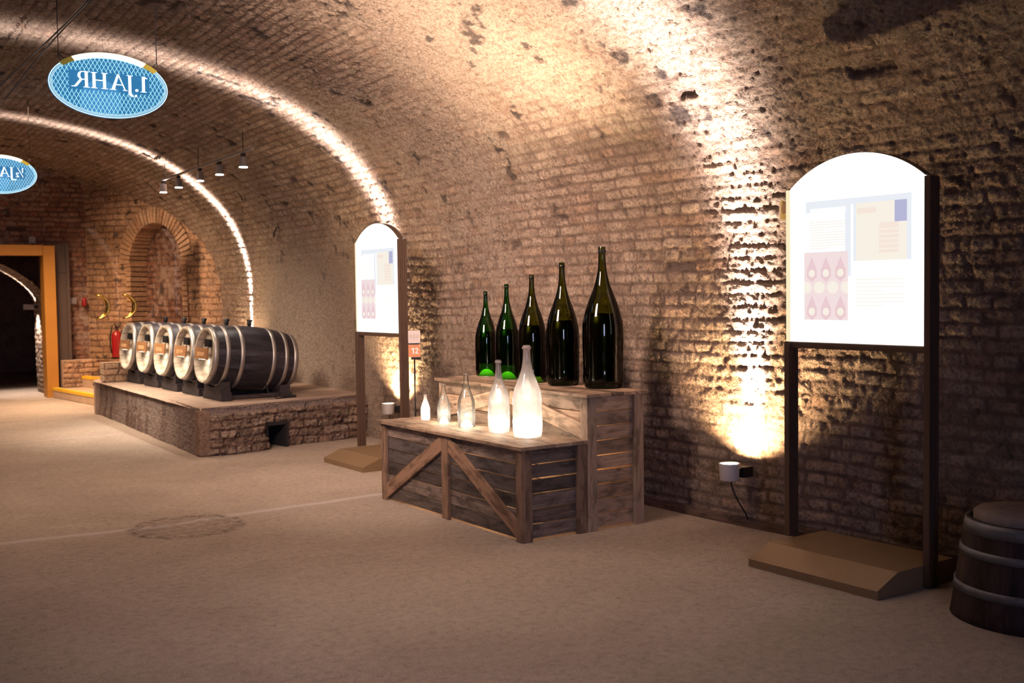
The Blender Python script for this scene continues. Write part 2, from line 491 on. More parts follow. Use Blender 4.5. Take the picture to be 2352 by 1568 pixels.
# ------------------------------------------------------------------ mesh helpers
class MB:
    """collects shapes into ONE mesh; every face carries uv (metres along / across) and a tone"""

    def __init__(self):
        self.v, self.f, self.uv, self.tone, self.mi, self.sm = [], [], [], [], [], []

    def face(self, idx, uvs, tone=0.5, mi=0, smooth=False):
        self.f.append(idx)
        self.uv.extend(uvs)
        self.tone.append(tone)
        self.mi.append(mi)
        self.sm.append(smooth)

    def box(self, c, s, M=None, axis=0, tone=None, mi=0):
        """c centre, s full sizes, M optional 4x4, axis: index of the grain direction"""
        if tone is None:
            tone = random.random()
        ou, ov = random.random() * 20, random.random() * 20
        b = len(self.v)
        P = []
        for z in (-.5, .5):
            for y in (-.5, .5):
                for x in (-.5, .5):
                    P.append(Vector((c[0] + x * s[0], c[1] + y * s[1], c[2] + z * s[2])))
        for q in P:
            self.v.append(tuple(M @ q) if M else tuple(q))
        oth = [i for i in range(3) if i != axis]
        for fc in ((0, 2, 3, 1), (4, 5, 7, 6), (0, 1, 5, 4), (2, 6, 7, 3), (0, 4, 6, 2), (1, 3, 7, 5)):
            uvs = [(P[i][axis] + ou, P[i][oth[0]] + P[i][oth[1]] + ov) for i in fc]
            self.face([b + i for i in fc], uvs, tone, mi)
        return self

    def prism(self, poly, z0, z1, M=None, tone=0.5, mi=0, smooth=False):
        """poly: list of (x,y) counter-clockwise, extruded along z"""
        n = len(poly)
        b = len(self.v)
        for z in (z0, z1):
            for x, y in poly:
                q = Vector((x, y, z))
                self.v.append(tuple(M @ q) if M else tuple(q))
        self.face([b + i for i in range(n - 1, -1, -1)], [(poly[i][0], poly[i][1]) for i in range(n - 1, -1, -1)], tone, mi)
        self.face([b + n + i for i in range(n)], [(poly[i][0], poly[i][1]) for i in range(n)], tone, mi)
        for i in range(n):
            j = (i + 1) % n
            self.face([b + i, b + j, b + n + j, b + n + i], [(0, 0), (1, 0), (1, .1), (0, .1)], tone, mi, smooth)
        return self

    def lathe(self, prof, seg=32, M=None, tone=0.5, mi=0, cap0=False, cap1=False, smooth=True, ustave=0):
        """prof: list of (r,z)"""
        b = len(self.v)
        L_ = 0
        ls = [0]
        for (r0, z0), (r1, z1) in zip(prof, prof[1:]):
            L_ += math.hypot(r1 - r0, z1 - z0)
            ls.append(L_)
        for r, z in prof:
            for k in range(seg):
                a = 2 * PI * k / seg
                q = Vector((r * math.cos(a), r * math.sin(a), z))
                self.v.append(tuple(M @ q) if M else tuple(q))
        rm = max(r for r, z in prof)
        for i in range(len(prof) - 1):
            for k in range(seg):
                k2 = (k + 1) % seg
                t = tone
                off = 0
                if ustave:
                    sid = k * ustave // seg
                    rs = random.Random(sid * 17 + 3)
                    t = rs.random()
                    off = rs.random() * 9
                u0, u1 = ls[i] + off, ls[i + 1] + off
                v0, v1 = 2 * PI * rm * k / seg, 2 * PI * rm * (k + 1) / seg
                self.face([b + i * seg + k, b + i * seg + k2, b + (i + 1) * seg + k2, b + (i + 1) * seg + k],
                          [(u0, v0), (u0, v1), (u1, v1), (u1, v0)], t, mi, smooth)
        if cap0:
            self.face([b + k for k in range(seg - 1, -1, -1)],
                      [(prof[0][0] * math.cos(2 * PI * k / seg), prof[0][0] * math.sin(2 * PI * k / seg)) for k in range(seg - 1, -1, -1)], tone, mi)
        if cap1:
            o = b + (len(prof) - 1) * seg
            self.face([o + k for k in range(seg)],
                      [(prof[-1][0] * math.cos(2 * PI * k / seg), prof[-1][0] * math.sin(2 * PI * k / seg)) for k in range(seg)], tone, mi)
        return self

    def tube(self, pts, r, seg=8, tone=0.5, mi=0):
        pts = [Vector(p) for p in pts]
        b = len(self.v)
        n = len(pts)
        for i, p in enumerate(pts):
            d = (pts[min(i + 1, n - 1)] - pts[max(i - 1, 0)]).normalized()
            a = d.orthogonal().normalized() if i == 0 else (pa - d * pa.dot(d)).normalized()
            pa = a
            c = d.cross(a)
            rr = r[i] if isinstance(r, (list, tuple)) else r
            for k in range(seg):
                t = 2 * PI * k / seg
                self.v.append(tuple(p + (a * math.cos(t) + c * math.sin(t)) * rr))
        for i in range(n - 1):
            for k in range(seg):
                k2 = (k + 1) % seg
                self.face([b + i * seg + k, b + i * seg + k2, b + (i + 1) * seg + k2, b + (i + 1) * seg + k],
                          [(0, 0), (0, 1), (1, 1), (1, 0)], tone, mi, True)
        self.face([b + k for k in range(seg - 1, -1, -1)], [(0, 0)] * seg, tone, mi)
        self.face([b + (n - 1) * seg + k for k in range(seg)], [(0, 0)] * seg, tone, mi)
        return self

    def build(self, name, mats, parent=None, loc=None, rotz=0, bevel=0.0, bseg=2):
        me = bpy.data.meshes.new(name)
        me.from_pydata(self.v, [], self.f)
        uvl = me.uv_layers.new(name='uv')
        uvl.data.foreach_set('uv', np.array(self.uv, dtype=np.float32).ravel())
        at = me.attributes.new('tone', 'FLOAT', 'FACE')
        at.data.foreach_set('value', np.array(self.tone, dtype=np.float32))
        me.polygons.foreach_set('material_index', np.array(self.mi, dtype=np.int32))
        me.polygons.foreach_set('use_smooth', np.array(self.sm, dtype=bool))
        for mname in (mats if isinstance(mats, (list, tuple)) else [mats]):
            me.materials.append(MATS[mname])
        me.update()
        o = bpy.data.objects.new(name, me)
        COL.objects.link(o)
        if loc is not None:
            o.location = loc
        o.rotation_euler[2] = rotz
        if parent:
            o.parent = parent
        if bevel > 0:
            b = o.modifiers.new('bevel', 'BEVEL')
            b.width = bevel
            b.segments = bseg
            b.limit_method = 'ANGLE'
            b.angle_limit = math.radians(40)
        return o


def tag(o, label=None, cat=None, group=None, kind=None):
    if label:
        o['label'] = label
    if cat:
        o['category'] = cat
    if group:
        o['group'] = group
    if kind:
        o['kind'] = kind
    return o


def struct(o, label=None):
    o['kind'] = 'structure'
    if label:
        o['label'] = label
    return o


def thing(name, label, cat, loc=(0, 0, 0), rotz=0, group=None):
    o = bpy.data.objects.new(name, None)
    o.empty_display_size = 0.1
    COL.objects.link(o)
    o.location = loc
    o.rotation_euler[2] = rotz
    return tag(o, label, cat, group)


def children(o):
    return [c for c in COL.objects if c.parent == o]


def copy_tree(o, parent=None):
    c = o.copy()
    if c.data and o.type == 'LIGHT':
        c.data = o.data.copy()
    COL.objects.link(c)
    if parent:
        c.parent = parent
    for ch in children(o):
        copy_tree(ch, c)
    return c


def rot(axis, deg):
    return Matrix.Rotation(math.radians(deg), 4, axis)


def tr(x, y, z):
    return Matrix.Translation((x, y, z))


# ------------------------------------------------------------------ numpy noise and brick relief
def _hash(ix, iy, seed):
    h = (ix.astype(np.int64) * 374761393 + iy.astype(np.int64) * 668265263 + seed * 1442695041) & 0xFFFFFFFF
    h = ((h ^ (h >> 13)) * 1274126177) & 0xFFFFFFFF
    return ((h ^ (h >> 16)) & 0xFFFFFF) / float(0xFFFFFF)


def vnoise(x, y, seed):
    ix, iy = np.floor(x), np.floor(y)
    fx, fy = x - ix, y - iy
    fx = fx * fx * (3 - 2 * fx)
    fy = fy * fy * (3 - 2 * fy)
    a = _hash(ix, iy, seed)
    b = _hash(ix + 1, iy, seed)
    c = _hash(ix, iy + 1, seed)
    d = _hash(ix + 1, iy + 1, seed)
    return (a + (b - a) * fx) * (1 - fy) + (c + (d - c) * fx) * fy


def fbm(x, y, f, seed, octv=4, gain=0.5):
    s, a, tot = 0, 1.0, 0
    for o in range(octv):
        s = s + a * vnoise(x * f, y * f, seed + o * 31)
        tot += a
        a *= gain
        f *= 2.07
    return s / tot


def brick_relief(s, t, course=0.08, length=0.15, joint=0.010, seed=1, plaster_bias=0.0, rough=1.0, erode=1.0, long=0.30):
    """s: metres up the wall, t: metres along. returns height(m), tone, joint mask, plaster mask, soot mask"""
    w = (fbm(s, t, 1.1, seed + 5, 3) - 0.5)
    w2 = (fbm(s, t, 9.0, seed + 9, 2) - 0.5)
    sw = s + 0.05 * w + 0.016 * w2
    tw = t + 0.05 * (fbm(s, t, 1.3, seed + 6, 2) - 0.5) + 0.02 * (fbm(s, t, 8.0, seed + 8, 2) - 0.5)
    row = np.floor(sw / course)
    fs = sw / course - row
    Lr = np.where(np.mod(row, 2) == 0, length, long)
    Lr = np.where(_hash(row, row * 0, seed + 77) > 0.82, length * 1.25, Lr)
    off = _hash(row, row * 0 + 3, seed + 2) * 0.3 * Lr + np.where(np.mod(row, 2) == 0, 0, length * 0.5)
    q = (tw + off) / Lr
    bi = np.floor(q)
    ft = q - bi
    tone = _hash(row, bi, seed + 11)
    ds = np.minimum(fs, 1 - fs) * course
    dt = np.minimum(ft, 1 - ft) * Lr
    jn = joint * (0.5 + 1.2 * fbm(s, t, 5.0, seed + 3, 2))
    d = np.minimum(ds, dt)
    edge = np.clip((d + 0.010 * (fbm(s, t, 30.0, seed + 33, 2) - 0.5) - jn * 0.35) / (jn * 0.9 + 0.006), 0, 1)
    edge = edge * edge * (3 - 2 * edge)
    er = fbm(s, t, 16.0, seed + 21, 3)
    big = fbm(s, t, 0.55, seed + 41, 3)
    plaster = np.clip((big + 0.45 * (er - 0.5) + plaster_bias - 0.46) * 4.5, 0, 0.9)
    fine = fbm(s, t, 38.0, seed + 51, 2)
    bh = 0.0075 * edge * (1 - 0.85 * plaster) + 0.005 * plaster
    bh = bh + (tone - 0.5) * 0.008 * edge * (1 - plaster)
    chips = fbm(s, t, 27.0, seed + 55, 3, 0.6)
    chips = np.abs(chips - 0.5) * 2
    bh = bh + rough * (0.016 * (er - 0.5) * (0.8 + 0.6 * plaster) + 0.012 * (fine - 0.5) - 0.034 * np.clip(0.30 - chips, 0, 1) * (0.7 + plaster))
    pits = np.clip((fbm(s, t, 22.0, seed + 61, 2) - 0.70) * 6, 0, 1) * erode
    bh = bh - 0.016 * pits
    lost = (_hash(row, bi, seed + 91) > 0.992) * edge * erode
    bh = bh - 0.03 * lost
    bh = bh + 0.03 * (fbm(s, t, 0.9, seed + 71, 2) - 0.5)
    jm = np.clip((1 - edge) * (1 - plaster) * (0.25 + 1.1 * fbm(s, t, 7.0, seed + 44, 3)) + pits * 0.6 + lost * 0.6, 0, 1)
    so = np.clip((fbm(s, t, 5.5, seed + 101, 4, 0.62) - 0.675) * 9, 0, 0.8)
    so = np.maximum(so, lost * 0.5)
    return bh, tone, jm, plaster, so


def grid_mesh(name, P, attrs, mat, keep=None, smooth=True, parent=None):
    """P: (n,m,3) positions; attrs dict of (n,m); keep: (n-1,m-1) bool"""
    n, m = P.shape[:2]
    idx = np.arange(n * m).reshape(n, m)
    q = np.stack([idx[:-1, :-1], idx[1:, :-1], idx[1:, 1:], idx[:-1, 1:]], -1).reshape(-1, 4)
    if keep is not None:
        q = q[keep.reshape(-1)]
        used = np.zeros(n * m, bool)
        used[q.ravel()] = True
        remap = np.cumsum(used) - 1
        q = remap[q]
        V = P.reshape(-1, 3)[used]
        attrs = {k: a.reshape(-1)[used] for k, a in attrs.items()}
    else:
        V = P.reshape(-1, 3)
        attrs = {k: a.reshape(-1) for k, a in attrs.items()}
    me = bpy.data.meshes.new(name)
    me.vertices.add(len(V))
    me.vertices.foreach_set('co', V.astype(np.float32).ravel())
    me.loops.add(len(q) * 4)
    me.loops.foreach_set('vertex_index', q.astype(np.int32).ravel())
    me.polygons.add(len(q))
    me.polygons.foreach_set('loop_start', np.arange(0, len(q) * 4, 4, dtype=np.int32))
    me.polygons.foreach_set('use_smooth', np.full(len(q), smooth))
    me.update(calc_edges=True)
    for k, a in attrs.items():
        at = me.attributes.new(k, 'FLOAT', 'POINT')
        at.data.foreach_set('value', a.astype(np.float32))
    me.materials.append(MATS[mat])
    o = bpy.data.objects.new(name, me)
    COL.objects.link(o)
    if parent:
        o.parent = parent
    return o


def brick_plane(name, origin, ud, vd, nd, u1, v1, res, mat, keepf=None, u0=0.0, v0=0.0, parent=None, seed=3, jscale=1.0, **kw):
    """flat brick wall; ud along, vd up, nd outward normal"""
    us = np.linspace(u0, u1, max(2, int((u1 - u0) / res) + 1))
    vs_ = np.linspace(v0, v1, max(2, int((v1 - v0) / res) + 1))
    Uu, Vv = np.meshgrid(us, vs_, indexing='ij')
    h, tone, jm, pl, so = brick_relief(Vv, Uu, seed=seed, **kw)
    h = h * jscale
    O, a, b, c = [np.array(x, float) for x in (origin, ud, vd, nd)]
    P = O + Uu[..., None] * a + Vv[..., None] * b + h[..., None] * c
    keep = None
    if keepf:
        uc = (Uu[:-1, :-1] + Uu[1:, 1:]) / 2
        vc = (Vv[:-1, :-1] + Vv[1:, 1:]) / 2
        keep = keepf(uc, vc)
    return grid_mesh(name, P, dict(tone=tone, joint=jm, plaster=pl, soot=so), mat, keep, parent=parent)


# ------------------------------------------------------------------ room shell
XR = 5.10      # inner face of the right wall (far part)
XC, AX, ZS, BZ, NE = 1.2, 3.90, 1.5, 2.34, 2.4


def wall_dx(Y):
    return 0.13 * 0.25 * np.log1p(np.exp(np.clip((5.35 - Y) / 0.25, -40, 60)))


def profile(n_per_m_fn=None):
    """points of the vault section from the right foot over the crown to the left foot"""
    z = np.linspace(0, ZS, 400)
    right = np.stack([np.full_like(z, XC + AX), z], 1)
    th = np.linspace(0, PI, 3000)[1:]
    c, s = np.cos(th), np.sin(th)
    x = XC + AX * np.sign(c) * np.abs(c) ** (2 / NE)
    zz = ZS + BZ * np.abs(s) ** (2 / NE)
    arc = np.stack([x, zz], 1)
    left = np.stack([np.full_like(z, XC - AX), z[::-1]], 1)[1:]
    P = np.concatenate([right, arc, left])
    d = np.hypot(*np.diff(P, axis=0).T)
    S = np.concatenate([[0], np.cumsum(d)])
    return P, S


PP, SS = profile()
STOT = SS[-1]


def shell(name, s0, s1, ds, ycoords, seed=1):
    s = np.linspace(s0, s1, max(2, int(round((s1 - s0) / ds)) + 1))
    px = np.interp(s, SS, PP[:, 0])
    pz = np.interp(s, SS, PP[:, 1])
    e = 0.02
    tx = np.interp(s + e, SS, PP[:, 0]) - np.interp(s - e, SS, PP[:, 0])
    tz = np.interp(s + e, SS, PP[:, 1]) - np.interp(s - e, SS, PP[:, 1])
    l = np.hypot(tx, tz) + 1e-9
    nx, nz = -tz / l, tx / l          # inward normal
    Sg, Yg = np.meshgrid(s, ycoords, indexing='ij')
    # the far lower wall is rendered, the vault mostly bare brick
    h, tone, jm, pl, so = brick_relief(Sg, Yg, seed=seed, plaster_bias=-0.02, rough=0.95)
    zg = np.broadcast_to(pz[:, None], Sg.shape)
    far = np.clip((Yg - 10.2) / 0.5, 0, 1) * np.clip((2.6 - zg) / 0.8, 0, 1) * np.clip((15.2 - Yg) / 1.5, 0, 1)
    h2 = 0.012 + 0.012 * (fbm(Sg, Yg, 7.0, 900, 4) - 0.5) + 0.006 * (fbm(Sg, Yg, 40.0, 910, 2) - 0.5)
    h = h * (1 - far) + h2 * far
    pl = np.maximum(pl, far)
    jm = jm * (1 - far)
    so = np.clip(so * (0.35 + 0.65 * np.clip((zg - 1.5) / 1.2, 0, 1)), 0, 1)
    X = px[:, None] + nx[:, None] * h + wall_dx(Yg)
    Z = pz[:, None] + nz[:, None] * h
    P = np.stack([X, Yg, Z], -1)
    return grid_mesh(name, P, dict(tone=tone, joint=jm, plaster=pl, soot=so), 'old_brick')


s_split = 2.35
s_mid = float(SS[np.argmin(np.abs(PP[:, 0] - 0.6) + (PP[:, 1] < 3) * 10)])
yc = np.concatenate([np.arange(-4.5, 2.6, 0.06), np.arange(2.6, 9.0, 0.0105), np.arange(9.0, 13.0, 0.014), np.arange(13.0, 18.75, 0.02)])
struct(shell('wall_right', 0.0, s_split, 0.0105, yc))
struct(shell('ceiling', s_split, s_mid, 0.0115, yc))
yc2 = np.arange(-4.5, 18.8, 0.05)
s_l = STOT - 2.35
struct(shell('ceiling', s_mid, s_l, 0.04, yc2))
struct(shell('wall_left', s_l, STOT, 0.05, yc2))

# floor
fx = np.arange(-3.0, 7.01, 0.05)
fy = np.arange(-4.6, 26.0, 0.05)
Fx, Fy = np.meshgrid(fx, fy, indexing='ij')
Fz = 0.006 * (fbm(Fx, Fy, 1.2, 7, 3) - 0.5)
struct(grid_mesh('floor', np.stack([Fx, Fy, Fz], -1)[::-1], {}, 'floor_screed'))


def in_vault(x, z, inset=-0.15):
    xx = np.abs(x - XC) / (AX - inset)
    zz = np.clip((z - ZS) / (BZ - inset), 0, None)
    return np.where(z < ZS, xx < 1, xx ** NE + zz ** NE < 1)


# wall behind the camera
b = MB()
b.box((1.4, -4.6, 1.95), (9.0, 0.2, 4.3))
struct(b.build('wall_back', 'dark_void'))

# end wall with the portal opening
YE = 18.62
px0, px1, pz1 = 1.35, 3.14, 2.34
struct(brick_plane('wall_front', (-3.0, YE, 0), (1, 0, 0), (0, 0, 1), (0, -1, 0), 8.2, 4.0, 0.018, 'end_brick',
                   lambda u, v: in_vault(u - 3.0, v) & ~((u - 3.0 > px0) & (u - 3.0 < px1) & (v < pz1)), seed=5, rough=1.2))

# slanting corner wall with the bricked-up arch
NO = Vector((5.16, 15.62, 0))
ND = Vector((-0.415, 0.910, 0))
NN = Vector((-0.910, -0.415, 0))
S0, S1, ZSP, RAD = 0.98, 2.17, 2.10, 0.595
SCN = (S0 + S1) / 2


def arch_hole(u, v):
    return (u > S0) & (u < S1) & ((v < ZSP) | ((u - SCN) ** 2 / RAD ** 2 + (v - ZSP) ** 2 / 0.62 ** 2 < 1))


def niche_keep(u, v):
    x = NO.x + ND.x * u
    return in_vault(x, v) & ~arch_hole(u, v)


struct(brick_plane('wall_corner', NO, ND, (0, 0, 1), NN, 3.35, 3.9, 0.014, 'pale_brick', niche_keep, seed=8,
                   plaster_bias=-0.25, length=0.28, course=0.097, rough=0.5))
# recessed back of the arch, its shade put into a darker brick colour
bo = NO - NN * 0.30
struct(brick_plane('wall_corner', bo, ND, (0, 0, 1), NN, S1 + .1, 3.0, 0.016, 'shaded_red_brick',
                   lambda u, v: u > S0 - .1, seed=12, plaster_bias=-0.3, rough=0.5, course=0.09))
# reveal (inner faces of the arch) and the ring of upright bricks
b = MB()
Mn = Matrix((ND.to_4d(), Vector((0, 0, 1, 0)), NN.to_4d(), Vector((0, 0, 0, 1)))).transposed()
Mn = Matrix(((ND.x, 0, NN.x, NO.x), (ND.y, 0, NN.y, NO.y), (0, 1, 0, 0), (0, 0, 0, 1)))
zc = 0.0
for side, s_in in ((-1, S0), (1, S1)):
    zc = 0.32
    while zc < ZSP - 0.02:
        hh = 0.075
        b.box((s_in + side * 0.06, zc + hh / 2, -0.14), (0.12, hh - 0.010, 0.33 + random.uniform(-.01, .01)), Mn, 2)
        zc += hh + 0.004
nv = 30
for k in range(nv):
    a0 = PI * k / nv
    a1 = PI * (k + 0.80) / nv
    def ap(a, e):
        return (SCN + (RAD + e) * math.cos(a), ZSP + (0.62 + e) * math.sin(a))
    e1 = 0.25 + random.uniform(-.01, .01)
    b.prism([ap(a0, 0), ap(a0, e1), ap(a1, e1), ap(a1, 0)], -0.30, 0.030 + random.uniform(0, .015), Mn, random.random())
struct(b.build('trim_1', 'arch_brick' if 'arch_brick' in MATS else 'pale_brick', bevel=0.006))

# corridor beyond the portal: short vaulted passage, then a dark room
tc_x, tc_a, tc_z, tc_b, tc_n = 1.55, 1.62, 1.5, 0.86, 1.65
th = np.linspace(0, PI, 160)
cx = tc_x + tc_a * np.sign(np.cos(th)) * np.abs(np.cos(th)) ** (2 / tc_n)
cz = tc_z + tc_b * np.abs(np.sin(th)) ** (2 / tc_n)
zr = np.linspace(0, tc_z, 80)[:-1]
cpx = np.concatenate([np.full_like(zr, tc_x + tc_a), cx, np.full_like(zr, tc_x - tc_a)])
cpz = np.concatenate([zr, cz, zr[::-1]])
csd = np.concatenate([[0], np.cumsum(np.hypot(np.diff(cpx), np.diff(cpz)))])
cs = np.linspace(0, csd[-1], 360)
cpx, cpz = np.interp(cs, csd, cpx), np.interp(cs, csd, cpz)
cy = np.arange(YE + 0.0, YE + 1.15, 0.018)
Sg, Yg = np.meshgrid(cs, cy, indexing='ij')
hh, tone, jm, pl, so = brick_relief(Sg, Yg, seed=31)
dx_, dz_ = np.gradient(cpx), np.gradient(cpz)
ln = np.hypot(dx_, dz_)
nx_, nz_ = -dz_ / ln, dx_ / ln
Pc = np.stack([cpx[:, None] + nx_[:, None] * hh, Yg, cpz[:, None] + nz_[:, None] * hh], -1)
struct(grid_mesh('wall_passage', Pc, dict(tone=tone, joint=jm, plaster=pl, soot=so), 'old_brick'))
b = MB()
b.box((1.5, 25.6, 2.0), (8.0, 0.2, 4.2))
b.box((-2.4, 22.6, 2.0), (0.2, 6.0, 4.2))
b.box((5.2, 22.8, 2.0), (0.2, 5.8, 4.2))
b.box((1.5, 22.6, 4.1), (8.0, 6.2, 0.2))
b.box((4.25, YE + 1.2, 2.0), (2.0, 0.1, 4.2))
b.box((-1.3, YE + 1.2, 2.0), (2.3, 0.1, 4.2))
struct(b.build('wall_storeroom', 'end_brick'))

# skirting boards along the right wall
b = MB()
ys = list(np.arange(-2.0, 10.2, 0.30))
def skx(y):
    return XR + float(wall_dx(np.array(y))) - 0.02
for i in range(len(ys) - 1):
    y0, y1 = ys[i], ys[i + 1]
    x0, x1 = skx(y0), skx(y1)
    ang = math.degrees(math.atan2(x0 - x1, y1 - y0))
    M = tr((x0 + x1) / 2, (y0 + y1) / 2, 0) @ rot('Z', ang)
    Ls = math.hypot(y1 - y0, x1 - x0) + 0.004
    tn = 0.3 + 0.4 * (i // 7 % 2)
    b.box((-0.018, 0, 0.030), (0.030, Ls, 0.060), M, 1, tn)
    b.box((-0.040, 0, 0.018), (0.016, Ls, 0.036), M, 1, tn * .8)
struct(b.build('baseboard_right', 'skirting_wood', bevel=0.002))

# ------------------------------------------------------------------ raised landing and its two steps
b = MB()
b.prism([(3.155, 18.27), (3.46, 16.10), (3.62, 15.45), (4.98, 15.45), (5.02, 15.6), (3.98, 18.14), (3.29, 18.14), (3.29, 18.27)], 0.0, 0.155)
o = b.build('concrete_step', 'step_concrete', bevel=0.008)
st = thing('stair_steps', 'two pale concrete steps with yellow edges leading up beside the brick plinth', 'steps')
o.parent = st
o.name = 'lower_step'
b = MB()
b.prism([(3.58, 18.16), (3.79, 17.05), (3.92, 16.4), (4.0, 15.46), (4.94, 15.46), (4.98, 15.6), (3.96, 18.10)], 0.155, 0.325)
b.build('upper_step', 'step_concrete', st, bevel=0.008)


def nosing(p0, p1, z, w=0.07):
    d = Vector((p1[0] - p0[0], p1[1] - p0[1], 0))
    Lg = d.length
    ang = math.degrees(math.atan2(d.y, d.x))
    M = tr(p0[0], p0[1], z) @ rot('Z', ang)
    q = MB()
    q.box((Lg / 2, w / 2 - 0.004, 0.002), (Lg, w, 0.006), M)
    q.box((Lg / 2, -0.003, -0.018), (Lg, 0.006, 0.045), M)
    return q


q = nosing((3.155, 18.27), (3.46, 16.10), 0.157)
tag(q.build('edge_strip', 'yellow_tape', st), 'yellow edge strip of the lower step')
q = nosing((3.58, 18.16), (3.79, 17.05), 0.327)
tag(q.build('edge_strip', 'yellow_tape', st), 'yellow edge strip of the upper step')

# low brick parapet in front of the end wall
o = brick_plane('low_brick_wall', (3.31, 18.17, 0.15), (1, 0, 0), (0, 0, 1), (0, -1, 0), 0.9, 0.43, 0.012, 'pale_brick', seed=44, plaster_bias=-0.3, rough=0.6)
lw_ = thing('low_brick_wall', 'low brick parapet wall behind the upper step, below the fire extinguisher', 'wall')
o.parent = lw_
o.name = 'front_face'
b = MB()
b.box((3.76, 18.39, 0.365), (0.9, 0.40, 0.43))
b.build('core', 'step_concrete', lw_)

# ------------------------------------------------------------------ yellow portal and door leaf
dr = thing('door_frame', 'wide yellow ochre steel portal frame at the far end', 'door frame')
b = MB()
b.box((3.17, 18.40, 1.20), (0.175, 0.22, 2.42))
b.box((3.092, 18.50, 1.12), (0.02, 0.25, 2.25), tone=0.2)
b.build('post', 'yellow_paint', dr, bevel=0.006)
b = MB()
b.box((1.30, 18.40, 1.20), (0.175, 0.22, 2.42))
b.build('post', 'yellow_paint', dr, bevel=0.006)
b = MB()
b.box((2.235, 18.40, 2.335), (1.69, 0.22, 0.165))
b.build('lintel', 'yellow_paint', dr, bevel=0.006)
b = MB()
b.box((3.36, 18.50, 1.33), (0.19, 0.05, 2.22))
b.box((3.47, 18.50, 1.33), (0.05, 0.13, 2.22))
b.box((3.365, 18.465, 2.0), (0.14, 0.012, 0.03))
tag(b.build('sliding_door', 'brown_panel', bevel=0.004), 'tall brown metal door leaf parked beside the yellow portal', 'door')

b = MB()
b.box((2.955, 18.50, 2.50), (0.10, 0.14, 0.11))
b.box((2.955, 18.42, 2.49), (0.06, 0.02, 0.06))
tag(b.build('signal_box', 'grey_metal', bevel=0.006), 'small grey box fixed above the yellow lintel', 'box')

# passage wall lamp
wl = thing('wall_lamp', 'small grey wall lamp in the passage behind the yellow portal', 'lamp', (3.02, YE + 0.80, 1.44))
b = MB()
b.box((0, 0, 0), (0.16, 0.10, 0.085))
b.build('housing', 'grey_metal', wl, bevel=0.006)
b = MB()
b.box((0.09, 0, 0), (0.10, 0.05, 0.05))
b.build('bracket', 'black_metal', wl)


# ------------------------------------------------------------------ brick plinth under the barrels
pl_ = thing('brick_plinth', 'rough brick and render plinth carrying the five barrels', 'plinth')
PX0, PY0, PY1, PZ = 3.16, 10.42, 15.25, 0.47
# near face runs from (3.16,10.42) to the wall, slightly rising in Y
nf0, nf1 = Vector((PX0, PY0, 0)), Vector((5.16, 10.78, 0))
nfd = (nf1 - nf0).normalized()
nfn = Vector((nfd.y, -nfd.x, 0))


def near_face():
    us = np.linspace(0, (nf1 - nf0).length, 230)
    vsn = np.linspace(0, PZ, 64)
    Uu, Vv = np.meshgrid(us, vsn, indexing='ij')
    h, tone, jm, pl, so = brick_relief(Vv, Uu, course=0.085, length=0.17, long=0.31, seed=61, plaster_bias=-0.25, rough=1.5, erode=0.5)
    top = np.clip((Vv - 0.385) / 0.02, 0, 1)
    h = h * 1.5 * (1 - top) + top * (-0.045 + 0.02 * fbm(Uu, Vv, 12, 66, 3))
    # ragged brick ledges near the corner
    e = fbm(Uu, Vv * 0, 5, 67, 3)
    led = np.clip((0.8 - Uu) / 0.2, 0, 1) * np.clip((Uu - 0.02) / 0.12, 0, 1)
    h = h + led * (0.045 * (Vv < 0.335 + 0.03 * e) + 0.05 * (Vv < 0.265 + 0.03 * e)) * (1 - top)
    crum = np.clip((fbm(Uu, Vv, 6, 68, 3) - 0.62) * 8, 0, 1)
    h = h - 0.05 * crum
    pl = np.maximum(pl, top)
    jm = jm * (1 - top)
    O = np.array(nf0)
    P = O + Uu[..., None] * np.array(nfd) + Vv[..., None] * np.array((0, 0, 1.)) + h[..., None] * np.array(nfn)
    uc, vc = (Uu[:-1, :-1] + Uu[1:, 1:]) / 2, (Vv[:-1, :-1] + Vv[1:, 1:]) / 2
    keep = ~((uc > 0.70) & (uc < 0.915) & (vc < 0.235))
    return grid_mesh('brick_face', P, dict(tone=tone, joint=jm, plaster=pl, soot=so * 0), 'plinth_stone', keep, parent=pl_)


near_face()


def long_face():
    us = np.linspace(0, PY1 - PY0, 330)
    vsn = np.linspace(0, PZ, 50)
    Uu, Vv = np.meshgrid(us, vsn, indexing='ij')
    h, tone, jm, pl, so = brick_relief(Vv, Uu, seed=71, plaster_bias=1.0, rough=0.6)
    h = h + 0.05 * np.clip((0.25 - Vv) / 0.5, 0, 1) + 0.02 * (fbm(Uu, Vv, 3, 72, 3) - .5)
    streak = np.clip((fbm(Uu * 2.6, Vv * 0.7, 1.6, 75, 5, 0.65) - 0.48) * 6, 0, 1)
    h = h * np.clip(0.3 + Uu / 0.3, 0, 1)
    X = PX0 - h - 0.03 * np.clip(1 - Uu, 0, 1)
    P = np.stack([X + Uu * 0.012, PY0 + Uu, Vv], -1)
    jm = streak * 0.9 * np.clip(1.4 - Uu / 3.5, 0.2, 1)
    return grid_mesh('rendered_face', P[::-1], dict(tone=tone, joint=jm, plaster=pl, soot=so * 0), 'plinth_stone', None, parent=pl_)


tag(long_face(), 'stained rendered long side of the plinth')


